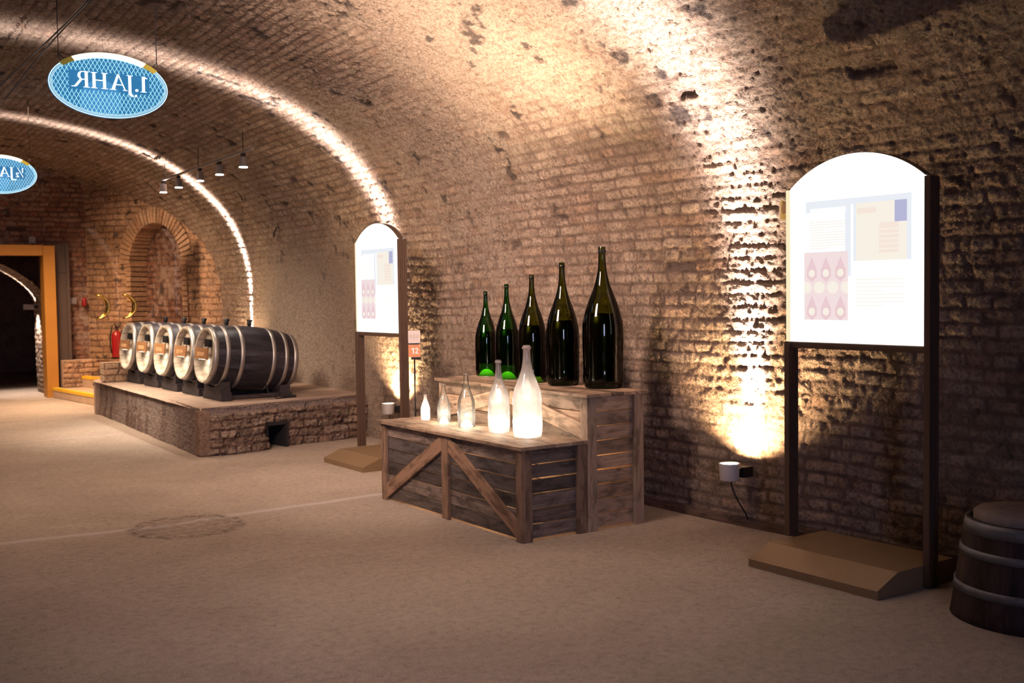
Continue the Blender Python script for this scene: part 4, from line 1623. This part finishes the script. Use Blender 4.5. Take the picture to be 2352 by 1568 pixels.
bd, pr, po, yc_ = make_board()
pr('printed_field', [(0.115, 0.80, 1.62, 2.045)], 'print_pale_blue', 0.001)
pr('printed_field', [(0.115, 0.475, 1.62, 1.70)], 'print_white', 0.0015)
pr('printed_field', [(0.53, 0.80, 1.76, 1.98)], 'print_white', 0.0015)
pr('divider', [(0.476, 0.490, 1.60, 2.01)], 'print_white', 0.002)
# heading and text lines, blurred beyond reading in the photograph
q = MB()
rs = random.Random(3)
for row_z, hgt in ((1.992, 0.020), (1.955, 0.020)):
    x = 0.765
    while x > 0.54:
        w = rs.uniform(0.010, 0.018)
        q.box((x - w / 2, yc_ - 0.03 - 0.002, row_z), (w, 0.002, hgt))
        x -= w + 0.005
q.build('heading', 'print_white', po)
q = MB()
for k in range(11):
    w = 0.24 if k not in (3, 10) else 0.13
    q.box((0.77 - w / 2, yc_ - 0.03 - 0.0018, 1.925 - k * 0.0145), (w, 0.001, 0.006))
q.build('text_lines', 'print_cream', po)
pr('printed_picture', [(0.51, 0.81, 1.378, 1.757)], 'print_pink', 0.002, 'pale pink printed picture')
Mf2 = Matrix(((1, 0, 0, 0), (0, 0, -1, yc_ - 0.0322), (0, 1, 0, 0), (0, 0, 0, 1)))
for row in range(2):
    for k in range(3):
        u = 0.755 - k * 0.098
        z = 1.64 if row == 0 else 1.425
        q = MB()
        q.prism([(u - 0.034, z - 0.02), (u, z - 0.05), (u + 0.034, z - 0.02), (u + 0.034, z + 0.02), (u, z + 0.09), (u - 0.034, z + 0.02)], 0, 0.001, Mf2)
        q.build('printed_shape', 'print_rose', po)
        q = MB()
        q.prism([(u + 0.022 * math.cos(t), z + 0.022 * math.sin(t)) for t in np.linspace(0, 2 * PI, 16)[:-1]], 0, 0.0018, Mf2)
        q.build('printed_disc', 'print_cream', po)
for k in range(4):
    u = 0.795 - k * 0.092
    pts = [(min(0.81, max(0.51, u + 0.038 * math.cos(t))), 1.56 + 0.034 * math.sin(t)) for t in np.linspace(0, 2 * PI, 20)[:-1]]
    q = MB()
    q.prism(pts, 0, 0.0012, Mf2)
    q.build('printed_disc', 'print_cream', po)
pr('printed_picture', [(0.142, 0.457, 1.70, 2.012)], 'print_cream', 0.002, 'pale printed picture of stacked bottles')
pr('printed_shape', [(0.142, 0.215, 1.90, 2.012)], 'print_blue', 0.003)
pr('printed_shape', [(0.19, 0.31, 1.74, 1.90)], 'print_peach', 0.003)
pr('printed_shape', [(0.33, 0.45, 1.955, 1.985)], 'print_peach', 0.003)
b = MB()

q = MB()
for r_ in range(6):
    q.box((0.255, yc_ - 0.0335, 1.735 + r_ * 0.026), (0.17 - 0.008 * r_, 0.001, 0.006))
q.build('printed_lines', 'print_cream', po)
q = MB()
for r_ in range(8):
    w = 0.30 if r_ not in (3, 7) else 0.18
    q.box((0.455 - w / 2, yc_ - 0.0315, 1.60 - r_ * 0.02), (w, 0.001, 0.006))
q.build('text_lines', 'print_cream', po)

bd.location = (4.392, 3.42, 0)
bd.rotation_euler[2] = math.radians(90) + math.atan2(0.038, 0.999)
# local x -> world (-.038,.999): rotation of 90+2.2 deg; local y must point to the wall, so the set is mirrored by building y negative
for o in [o for o in COL.objects if o.parent == bd or (o.parent and o.parent.parent == bd)]:
    me = o.data
    co = np.empty(len(me.vertices) * 3, np.float32)
    me.vertices.foreach_get('co', co)
    co[1::3] *= -1
    me.vertices.foreach_set('co', co)
    me.flip_normals()
    me.update()
bd['label'] = 'nearer tall light board with arched glowing panel, at the right of the picture'
bd['group'] = 'free-standing light boards'
bd2 = copy_tree(bd)
bd2.location = (3.995, 8.54, 0)
bd2.scale = (0.93, 1.0, 0.967)
bd2['label'] = 'farther light board with arched glowing panel, left of the display crates'

# ------------------------------------------------------------------ number stand "12"
ns = thing('number_stand', 'thin black stand with a small orange number 12 card, behind the crates', 'sign stand', (4.455, 8.45, 0), math.radians(2))
b = MB()
b.tube([(0, 0, 0.01), (0, 0, 0.985)], 0.006, 10)
b.lathe([(0.10, 0.0), (0.10, 0.008), (0.01, 0.012)], 28, cap0=True)
b.build('pole', 'black_metal', ns)
Mq = Matrix.Rotation(math.radians(-22), 4, 'Z')
b = MB()
b.box((0.012, -0.004, 0.990), (0.085, 0.02, 0.020), Mq)
b.box((0, -0.004, 1.119), (0.085, 0.014, 0.010), Mq)
b.build('clip', 'black_metal', ns)
b = MB()
b.box((0, 0, 1.056), (0.105, 0.006, 0.112), Mq)
co_ = tag(b.build('number_card', 'card_orange', ns), 'orange card with a white 12')
b = MB()
b.box((0, 0, 1.180), (0.105, 0.006, 0.112), Mq)
cw = tag(b.build('symbol_card', 'card_white', ns), 'white card with a sound wave symbol')
b = MB()
Mg = Mq @ Matrix(((1, 0, 0, 0), (0, 0, -1, -0.0035), (0, 1, 0, 0), (0, 0, 0, 1)))
# digit 1
b.prism([(-0.014, 1.030), (-0.004, 1.030), (-0.004, 1.082), (-0.012, 1.082), (-0.026, 1.074), (-0.026, 1.066), (-0.014, 1.071)], 0, 0.002, Mg)
# digit 2
t_ = [(0.004, 1.030), (0.036, 1.030), (0.036, 1.039), (0.018, 1.039)]
b.prism(t_, 0, 0.002, Mg)
pts2 = []
for a in np.linspace(math.radians(170), math.radians(-40), 14):
    pts2.append((0.019 + 0.016 * math.cos(a), 1.0665 + 0.0165 * math.sin(a)))
inn = []
for a in np.linspace(math.radians(-40), math.radians(170), 14):
    inn.append((0.019 + 0.0075 * math.cos(a), 1.0665 + 0.0075 * math.sin(a)))
for k in range(13):
    b.prism([pts2[k], inn[13 - k], inn[12 - k], pts2[k + 1]], 0, 0.002, Mg)
b.prism([(0.004, 1.036), (0.014, 1.036), (0.033, 1.058), (0.024, 1.062)], 0, 0.002, Mg)
b.build('number', 'digit_white', co_)
b = MB()
for s_ in (-1, 1):
    for r_ in (0.018, 0.029, 0.040):
        ps = [(s_ * r_ * math.cos(a), 1.182 + r_ * 0.62 * math.sin(a)) for a in np.linspace(-0.9, 0.9, 10)]
        for p, q_ in zip(ps, ps[1:]):
            pp = [p, (p[0] + s_ * 0.004, p[1]), (q_[0] + s_ * 0.004, q_[1]), q_]
            b.prism(pp if s_ > 0 else pp[::-1], 0, 0.001, Mg)
b.prism([(-0.004, 1.16), (0.004, 1.16), (0.003, 1.205), (-0.003, 1.205)], 0, 0.001, Mg)
b.build('symbol', 'card_mark', cw)


# ------------------------------------------------------------------ oval hanging signs
def serif_letters():
    """polygons of the upright serif caps, baseline 0, cap height 1; returns dict name -> (list of polygons, advance)"""
    G = {}
    st, sr, th_ = 0.15, 0.035, 0.05   # stem width, serif height, thin stroke

    def stem(x, z0=0.0, z1=1.0, w=st):
        return [[(x, z0), (x + w, z0), (x + w, z1), (x, z1)]]

    def serif(x, z, w=st, ov=0.085):
        return [[(x - ov, z), (x + w + ov, z), (x + w + ov, z + sr), (x - ov, z + sr)]]
    # 1
    G['1'] = (stem(0.12) + serif(0.12, 0) + [[(0.12, 0.90), (0.12, 1.0), (-0.02, 0.90), (-0.02, 0.86)]], 0.46)
    # dot
    G['.'] = ([[(0.10 + 0.085 * math.cos(t), 0.085 + 0.085 * math.sin(t)) for t in np.linspace(0, 2 * PI, 17)[:-1]]], 0.36)
    # J with descender hook
    hook = []
    P = []
    cxj, czj, ro, ri = -0.03, -0.12, 0.21, 0.10
    outer = [(cxj + ro * math.cos(a), czj + 0.22 * math.sin(a)) for a in np.linspace(0, -PI * 0.62, 9)]
    inner = [(cxj + 0.06 * math.cos(a) + 0.0, czj + 0.13 * math.sin(a)) for a in np.linspace(0, -PI * 0.62, 9)]
    J = stem(0.03, -0.12, 1.0) + serif(0.03, 0.965)
    for k in range(8):
        J.append([inner[k], inner[k + 1], outer[k + 1], outer[k]])
    J.append([(-0.20 + 0.07 * math.cos(t), -0.28 + 0.06 * math.sin(t)) for t in np.linspace(0, 2 * PI, 13)[:-1]])
    G['J'] = (J, 0.30)
    # A
    A = [[(0.02, 0), (0.08, 0), (0.44, 1.0), (0.38, 1.0)], [(0.62, 0), (0.79, 0), (0.47, 1.0), (0.36, 1.0)],
         [(0.20, 0.32), (0.62, 0.32), (0.62, 0.37), (0.22, 0.37)],
         [(-0.06, 0), (0.18, 0), (0.18, sr), (-0.06, sr)], [(0.54, 0), (0.88, 0), (0.88, sr), (0.54, sr)]]
    G['A'] = (A, 0.98)
    H = stem(0.08) + stem(0.62) + [[(0.2, 0.49), (0.65, 0.49), (0.65, 0.545), (0.2, 0.545)]]
    for x in (0.08, 0.62):
        H += serif(x, 0) + serif(x, 0.965)
    G['H'] = (H, 0.93)
    Rl = stem(0.08) + serif(0.08, 0) + serif(0.08, 0.965, ov=0.08)
    oc = [(0.36 + 0.24 * math.cos(a), 0.735 + 0.262 * math.sin(a)) for a in np.linspace(PI / 2, -PI / 2, 13)]
    ic = [(0.36 + 0.10 * math.cos(a), 0.735 + 0.215 * math.sin(a)) for a in np.linspace(PI / 2, -PI / 2, 13)]
    for k in range(12):
        Rl.append([oc[k + 1], oc[k], ic[k], ic[k + 1]][::-1])
    Rl.append([(0.2, 0.95), (0.36, 0.95), (0.36, 0.997), (0.2, 0.997)])
    Rl.append([(0.2, 0.473), (0.36, 0.473), (0.36, 0.52), (0.2, 0.52)])
    Rl.append([(0.34, 0.49), (0.48, 0.52), (0.78, 0.06), (0.64, 0.04)])
    Rl.append([(0.64, 0.04), (0.78, 0.06), (0.93, 0.03), (0.93, 0.0), (0.72, 0.0)])
    G['R'] = (Rl, 0.95)
    # small half fraction
    hf = [[(x * 0.5, z * 0.5 + 0.5) for x, z in p] for p in (stem(0.1) + serif(0.1, 0) + [[(0.1, 0.90), (0.1, 1.0), (-0.05, 0.90), (-0.05, 0.86)]])]
    hf += [[(0.02, 0.0), (0.07, 0.0), (0.52, 1.0), (0.47, 1.0)]]
    two = [[(0.40, 0.0), (0.66, 0.0), (0.66, 0.06), (0.40, 0.06)], [(0.40, 0.05), (0.48, 0.05), (0.64, 0.30), (0.57, 0.32)]]
    ot = [(0.52 + 0.13 * math.cos(a), 0.35 + 0.13 * math.sin(a)) for a in np.linspace(PI, -0.5, 9)]
    it = [(0.52 + 0.06 * math.cos(a), 0.35 + 0.07 * math.sin(a)) for a in np.linspace(PI, -0.5, 9)]
    for k in range(8):
        two.append([ot[k], it[k], it[k + 1], ot[k + 1]])
    G['h'] = (hf + two, 0.92)
    return G


GL = serif_letters()


def poly_area(p):
    return sum(p[i][0] * p[(i + 1) % len(p)][1] - p[(i + 1) % len(p)][0] * p[i][1] for i in range(len(p))) / 2


def clip_seg(p0, p1, a, b_):
    """clip a segment to the ellipse with half axes a,b"""
    d = (p1[0] - p0[0], p1[1] - p0[1])
    A = (d[0] / a) ** 2 + (d[1] / b_) ** 2
    B = 2 * (p0[0] * d[0] / a ** 2 + p0[1] * d[1] / b_ ** 2)
    C = (p0[0] / a) ** 2 + (p0[1] / b_) ** 2 - 1
    D = B * B - 4 * A * C
    if D <= 0:
        return None
    s = math.sqrt(D)
    return max(0, (-B - s) / (2 * A)), min(1, (-B + s) / (2 * A))


def make_sign(label, loc, word, a=0.385, bz=0.213, cable_top=3.8, capk=0.105, text_scale=1.0):
    root = thing('hanging_sign', label, 'sign', loc, math.radians(0), 'oval blue acrylic signs hanging from the vault')
    Ms = Matrix(((1, 0, 0, 0), (0, 0, -1, 0), (0, 1, 0, 0), (0, 0, 0, 1)))  # (x,z) plane, depth towards -Y
    E = lambda k, ra=1.0, da=0.0: ((a * ra + da) * math.cos(k), (bz * ra + da) * math.sin(k))
    ks = np.linspace(0, 2 * PI, 73)[:-1]
    b = MB()
    b.prism([E(k) for k in ks], -0.006, 0.006, Ms)
    b.build('acrylic_plate', 'sign_acrylic', root)
    # bright engraved rim lines
    b = MB()
    for da, w in ((-0.002, 0.006), (-0.014, 0.003), (-0.022, 0.003)):
        for k0, k1 in zip(ks, list(ks[1:]) + [2 * PI]):
            b.prism([E(k0, 1, da - w), E(k0, 1, da), E(k1, 1, da), E(k1, 1, da - w)], 0.0062, 0.0075, Ms)
    b.build('rim_lines', 'sign_rim', root)
    # lattice, interrupted around the lettering
    tw, cap = 0.245 * text_scale, capk
    tz0, tz1 = -0.040, 0.088
    b = MB()
    slope = 1.75
    for sg in (-1, 1):
        x = -a - bz
        while x < a + bz:
            p0, p1 = (x - bz / slope, -sg * bz), (x + bz / slope, sg * bz)
            t = clip_seg(p0, p1, a - 0.026, bz - 0.026)
            if t and t[1] > t[0]:
                def at(q):
                    return (p0[0] + (p1[0] - p0[0]) * q, p0[1] + (p1[1] - p0[1]) * q)
                n = 60
                run = None
                for i in range(n + 1):
                    q = t[0] + (t[1] - t[0]) * i / n
                    X_, Z_ = at(q)
                    zoff = -X_ * 0.0
                    inside = (-tw - 0.015 < X_ < tw + 0.015) and (tz0 + zoff < Z_ < tz1 + zoff)
                    if not inside and run is None:
                        run = q
                    if (inside or i == n) and run is not None:
                        if q - run > 0.01:
                            A_, B_ = at(run), at(q)
                            d = Vector((B_[0] - A_[0], B_[1] - A_[1])).normalized() * 0.0015
                            b.prism([(A_[0] + d.y, A_[1] - d.x), (B_[0] + d.y, B_[1] - d.x), (B_[0] - d.y, B_[1] + d.x), (A_[0] - d.y, A_[1] + d.x)],
                                    0.0062, 0.0072, Ms)
                        run = None
            x += 0.0275
    b.build('lattice_lines', 'sign_line', root)
    # lettering, seen from behind and therefore mirrored
    b = MB()
    adv = sum(GL[c][1] for c in word)
    cx_ = cap * 0.93
    x = tw
    k_ = 2 * tw / (adv * cap) * cap
    for c in word:
        polys, ad = GL[c]
        for p in polys:
            q = [(x - px_ * k_, -0.022 + pz_ * cap) for px_, pz_ in p]
            if poly_area(q) < 0:
                q = q[::-1]
            b.prism(q, 0.0062, 0.010, Ms)
        x -= ad * k_
    b.build('lettering', 'sign_letter', root)
    # top light rail with end caps
    b = MB()
    a0, a1 = math.radians(52), math.radians(128)
    kk = np.linspace(a0, a1, 26)
    for k0, k1 in zip(kk, kk[1:]):
        b.prism([E(k0, 1, -0.030), E(k0, 1, 0.004), E(k1, 1, 0.004), E(k1, 1, -0.030)], -0.016, 0.016, Ms)
    b.build('light_rail', 'sign_cap', root)
    for c0, c1 in ((math.radians(36), a0), (a1, math.radians(144))):
        b = MB()
        kk = np.linspace(c0, c1, 7)
        for k0, k1 in zip(kk, kk[1:]):
            b.prism([E(k0, 1, -0.030), E(k0, 1, 0.004), E(k1, 1, 0.004), E(k1, 1, -0.030)], -0.016, 0.016, Ms)
        b.build('rail_end', 'olive_brass', root)
    for sg in (-1, 1):
        b = MB()
        xk = 0.315
        b.tube([(sg * xk, 0, cable_top - loc[2]), (sg * xk, 0, 0.185)], 0.0028, 6)
        b.tube([(sg * xk, 0, 0.187), (sg * 0.285, 0.0, 0.155)], 0.0028, 6)
        b.tube([(sg * xk, 0, 0.187), (sg * 0.318, 0.0, 0.165), (sg * 0.30, 0.0, 0.14)], 0.0028, 6)
        b.build('suspension_wire', 'black_metal', root)
    l = bpy.data.lights.new('sign_light', 'POINT')
    l.energy = 2.0
    l.color = (0.3, 0.65, 1.0)
    l.shadow_soft_size = 0.15
    lo = bpy.data.objects.new('sign_light', l)
    COL.objects.link(lo)
    lo.parent = root
    lo.location = (0, -0.25, -0.05)
    return root


make_sign('nearer oval blue sign with mirrored 1.JAHR lettering', (1.72, 7.55, 2.972), '1.JAHR')
make_sign('farther oval blue sign with mirrored half-year lettering at the left edge', (1.79, 13.12, 2.945), 'hJAHR')

# power cables running along the crown of the vault
for nm, dx, lab in (('ceiling_cable', 0.0, 'black cable running along the vault above the oval signs, lower of the two'),
                    ('ceiling_cable', 0.022, 'black cable running along the vault above the oval signs, upper of the two')):
    b = MB()
    pts = [(1.70 + dx + (0.0 if y < 9.2 else (y - 9.2) * 0.02 * (1 if dx else -1)), y, 3.66 + 0.0 * dx + 0.02 * math.sin(y * 0.7)) for y in np.arange(3.0, 17.5, 0.5)]
    b.tube([(pts[0][0], pts[0][1], 3.80)] + pts + [(pts[-1][0], pts[-1][1] + .2, 3.81)], 0.006, 6)
    tag(b.build(nm, 'black_rubber'), lab, 'cable')

# ------------------------------------------------------------------ track with five spotlights over the barrels
def vault_z(x):
    return ZS + BZ * (1 - (abs(x - XC) / AX) ** NE) ** (1 / NE)


tk = thing('spotlight_track', 'thin metal ceiling track above the barrels', 'track', (3.95, 0, 3.115))
b = MB()
b.box((0, 12.8, 0), (0.03, 3.5, 0.022), None, 1)
b.build('rail', 'grey_metal', tk, bevel=0.002)
for y in (11.35, 12.95, 14.4):
    b = MB()
    b.tube([(0, y, 0), (0, y, vault_z(3.95) - 3.115 + 0.02)], 0.004, 6)
    b.build('hanger', 'black_metal', tk)


def make_spot():
    root = thing('track_spotlight', 'x', 'spotlight')
    b = MB()
    b.box((0, 0, -0.022), (0.035, 0.06, 0.03))
    b.build('adapter', 'black_metal', root)
    b = MB()
    b.lathe([(0.038, -0.045), (0.041, -0.05), (0.041, -0.145), (0.048, -0.155), (0.044, -0.157)], 24, cap0=True)
    b.build('housing', 'grey_metal', root)
    b = MB()
    b.lathe([(0.046, -0.150), (0.046, -0.158), (0.001, -0.160)], 24)
    tag(b.build('lens', 'track_glow', root), 'bright lens')
    return root


sp = make_spot()
wh = ['nearest the camera, at the right end', 'second from the right end', 'in the middle', 'second from the left end', 'at the far left end']
for i, y in enumerate((11.35, 12.16, 12.90, 13.79, 14.50)):
    o = sp if i == 0 else copy_tree(sp)
    o.location = (3.95, y, 3.105)
    tag(o, 'small grey spotlight on the ceiling track, ' + wh[i], 'spotlight', 'spotlights on the ceiling track')
    spot('track_spot_beam', (3.95, y, 2.94), (-0.28, 0.0, -1), 60, 75, (1.0, 0.86, 0.72), 0.7, 0.03)

# eye hooks in the vault
b = MB()
ring = [(4.86 + 0.0, 12.9 + 0.025 * math.cos(t), 2.32 + 0.025 * math.sin(t)) for t in np.linspace(0, 2 * PI, 15)]
b.tube(ring, 0.005, 6)
b.tube([(4.86, 12.9, 2.345), (4.90, 12.9, 2.42)], 0.007, 6)
tag(b.build('eye_hook', 'black_metal'), 'small iron ring hanging from the vault between two light stripes', 'hook')

# ------------------------------------------------------------------ wall uplighters
def beam_light(name, loc, sig, strength, color, parent=None, wide=1.0, energy=1.0, soft=0.015):
    """narrow upward blade: intensity shaped by direction like the lens of a wall-grazing lamp"""
    l = bpy.data.lights.new(name, 'SPOT')
    l.energy = energy
    l.spot_size = math.radians(165)
    l.spot_blend = 0.3
    l.shadow_soft_size = soft
    l.color = color
    l.use_nodes = True
    nt = l.node_tree
    em = [n for n in nt.nodes if n.type == 'EMISSION'][0]
    tc = nt.nodes.new('ShaderNodeTexCoord')
    sx = nt.nodes.new('ShaderNodeSeparateXYZ')
    nt.links.new(tc.outputs['Normal'], sx.inputs[0])
    yy = math_(nt, 'DIVIDE', sx.outputs[1], sig)
    gy = math_(nt, 'EXPONENT', math_(nt, 'MULTIPLY', math_(nt, 'MULTIPLY', yy, yy), -1.0))
    xx = math_(nt, 'DIVIDE', sx.outputs[0], wide)
    gx = math_(nt, 'EXPONENT', math_(nt, 'MULTIPLY', math_(nt, 'MULTIPLY', xx, xx), -1.0))
    nt.links.new(math_(nt, 'MULTIPLY', math_(nt, 'MULTIPLY', gy, gx), strength), em.inputs['Strength'])
    o = bpy.data.objects.new(name, l)
    COL.objects.link(o)
    o.location = loc
    return o


def make_uplight(label, x, y, z, side=1, sig=0.06, blade=1.0, spill=1.0, rotz=0.0, blade_col=(1.0, 0.86, 0.80), cable=True, group=True):
    """bucket lamp on a wall bracket; side=+1: wall lies towards +X"""
    root = thing('wall_uplighter', label, 'lamp', (x, y, z), rotz, 'cylindrical uplighters low on the vault wall')
    b = MB()
    b.lathe([(0.001, 0.0), (0.055, 0.0), (0.062, 0.008), (0.066, 0.10), (0.070, 0.112), (0.060, 0.112), (0.056, 0.105), (0.052, 0.012), (0.001, 0.010)], 36)
    b.build('housing', 'white_enamel', root)
    b = MB()
    b.lathe([(0.053, 0.100), (0.001, 0.102)], 28)
    tag(b.build('lens', 'lamp_glow', root), 'glowing lens in the lamp mouth')
    b = MB()
    b.box((side * 0.085, 0, 0.045), (0.05, 0.05, 0.06))
    b.box((side * 0.068, 0.0, 0.07), (0.006, 0.02, 0.09))
    b.box((side * 0.135, 0, 0.045), (0.09, 0.07, 0.07))
    b.build('bracket', 'black_metal', root, bevel=0.003)
    if cable:
        b = MB()
        b.tube([(side * 0.01, 0.0, 0.002), (side * 0.02, -0.01, -0.06), (side * 0.05, -0.03, -0.14), (side * 0.10, -0.045, -0.22), (side * 0.115, -0.05, -z + 0.065)], 0.005, 8)
        b.build('cable', 'black_rubber', root)
    l = beam_light('uplight_blade', (x - side * 0.0, y, z + 0.115), sig, 1.0, blade_col, None, 0.55, 6500 * blade)
    # local -Z up, local X across the room, local Y along the room
    l.rotation_euler = (PI, 0, rotz)
    l.rotation_euler = (Matrix.Rotation(rotz, 4, 'Z') @ Matrix.Rotation(math.radians(-12) * side, 4, 'Y') @ Matrix.Rotation(PI, 4, 'X')).to_euler()
    s = spot('uplight_spill', (x, y, z + 0.10), (side * 0.45, 0, 1), 132, 620 * spill, (1.0, 0.68, 0.37), 1.0, 0.03)
    return root


make_uplight('white bucket uplighter on the wall between the crates and the near light board', 4.93, 5.035, 0.325, 1, 0.125, 0.55, 1.05)
make_uplight('small white uplighter on the wall behind the farther light board', 4.93, 9.95, 0.330, 1, 0.072, 0.75, 1.1, cable=True)
make_uplight('uplighter on the plinth hidden behind the barrels', 4.95, 14.45, 0.50, 1, 0.050, 0.95, 0.7, cable=False)
# their counterparts on the opposite wall, outside the picture
for y, nm in ((10.0, 'middle'), (14.5, 'far')):
    make_uplight('%s uplighter on the opposite wall' % nm, -2.55, y, 0.33, -1, 0.045, 0.9, 0.4, cable=False)

# passage lamp beams, plus an added fill light for the dim vault bricks
beam = beam_light('passage_beam_up', (3.03, YE + 0.98, 1.50), 0.12, 1.0, (1.0, 0.84, 0.72), None, 1.4, 200)
beam.rotation_euler = (PI, 0, 0)
spot('passage_fill', (1.2, YE + 0.45, 1.2), (0.5, 0.15, 0.8), 120, 14, (1.0, 0.72, 0.5), 1.0, 0.1)
spot('passage_beam_down', (3.05, YE + 0.80, 1.38), (0.10, 0, -1), 100, 110, (1.0, 0.80, 0.68), 0.6, 0.02)

# ------------------------------------------------------------------ framed poster on the wall behind the near board
ps = thing('wall_poster', 'small framed ochre and cream poster on the wall, half hidden by the near light board', 'poster', (XR + float(wall_dx(np.array(4.75))) - 0.045, 4.68, 1.90), math.radians(6))
b = MB()
b.box((0, 0, 0.15), (0.02, 0.19, 0.15))
b.build('frame', 'poster_cream', ps)
b = MB()
b.box((-0.011, 0, 0.15), (0.003, 0.17, 0.12))
b.build('print', 'poster_ochre', ps)
b = MB()
for k in range(3):
    pts = [(0.055 - k * 0.055 + 0.02 * math.cos(t), 0.155 + 0.035 * math.sin(t)) for t in np.linspace(0, 2 * PI, 15)[:-1]]
    b.prism(pts, 0, 0.003, Matrix(((0, 0, -1, -0.0125), (-1, 0, 0, 0), (0, 1, 0, 0), (0, 0, 0, 1))))
b.build('printed_figure', 'poster_brown', ps)

# ------------------------------------------------------------------ wooden tub at the right edge
tb = thing('wooden_tub', 'dark wooden tub with grey hoops and a lid at the right edge', 'tub', (4.768, 2.869, 0))
HT, RB, RT = 0.465, 0.365, 0.292


def tr_(z):
    return RB + (RT - RB) * (z / HT) ** 0.9 + 0.006 * math.sin(PI * z / HT)


b = MB()
b.lathe([(tr_(z), z) for z in np.linspace(0, HT, 12)] + [(RT - 0.02, HT), (RT - 0.022, HT - 0.06), (0.001, HT - 0.06)], 72, cap0=True, ustave=24)
b.build('staves', 'tub_wood', tb)
for z0, z1 in ((0.405, 0.462), (0.300, 0.335), (0.130, 0.168)):
    b = MB()
    b.lathe([(tr_(z0) , z0), (tr_(z0) + 0.005, z0), (tr_(z1) + 0.005, z1), (tr_(z1), z1)], 72)
    b.build('hoop', 'tub_hoop', tb)
b = MB()
b.lathe([(0.001, HT - 0.06), (0.258, HT - 0.06), (0.262, HT - 0.05), (0.262, HT + 0.022), (0.252, HT + 0.032), (0.14, HT + 0.034), (0.001, HT + 0.034)], 64)
tag(b.build('lid', 'tub_lid', tb), 'pale round lid')
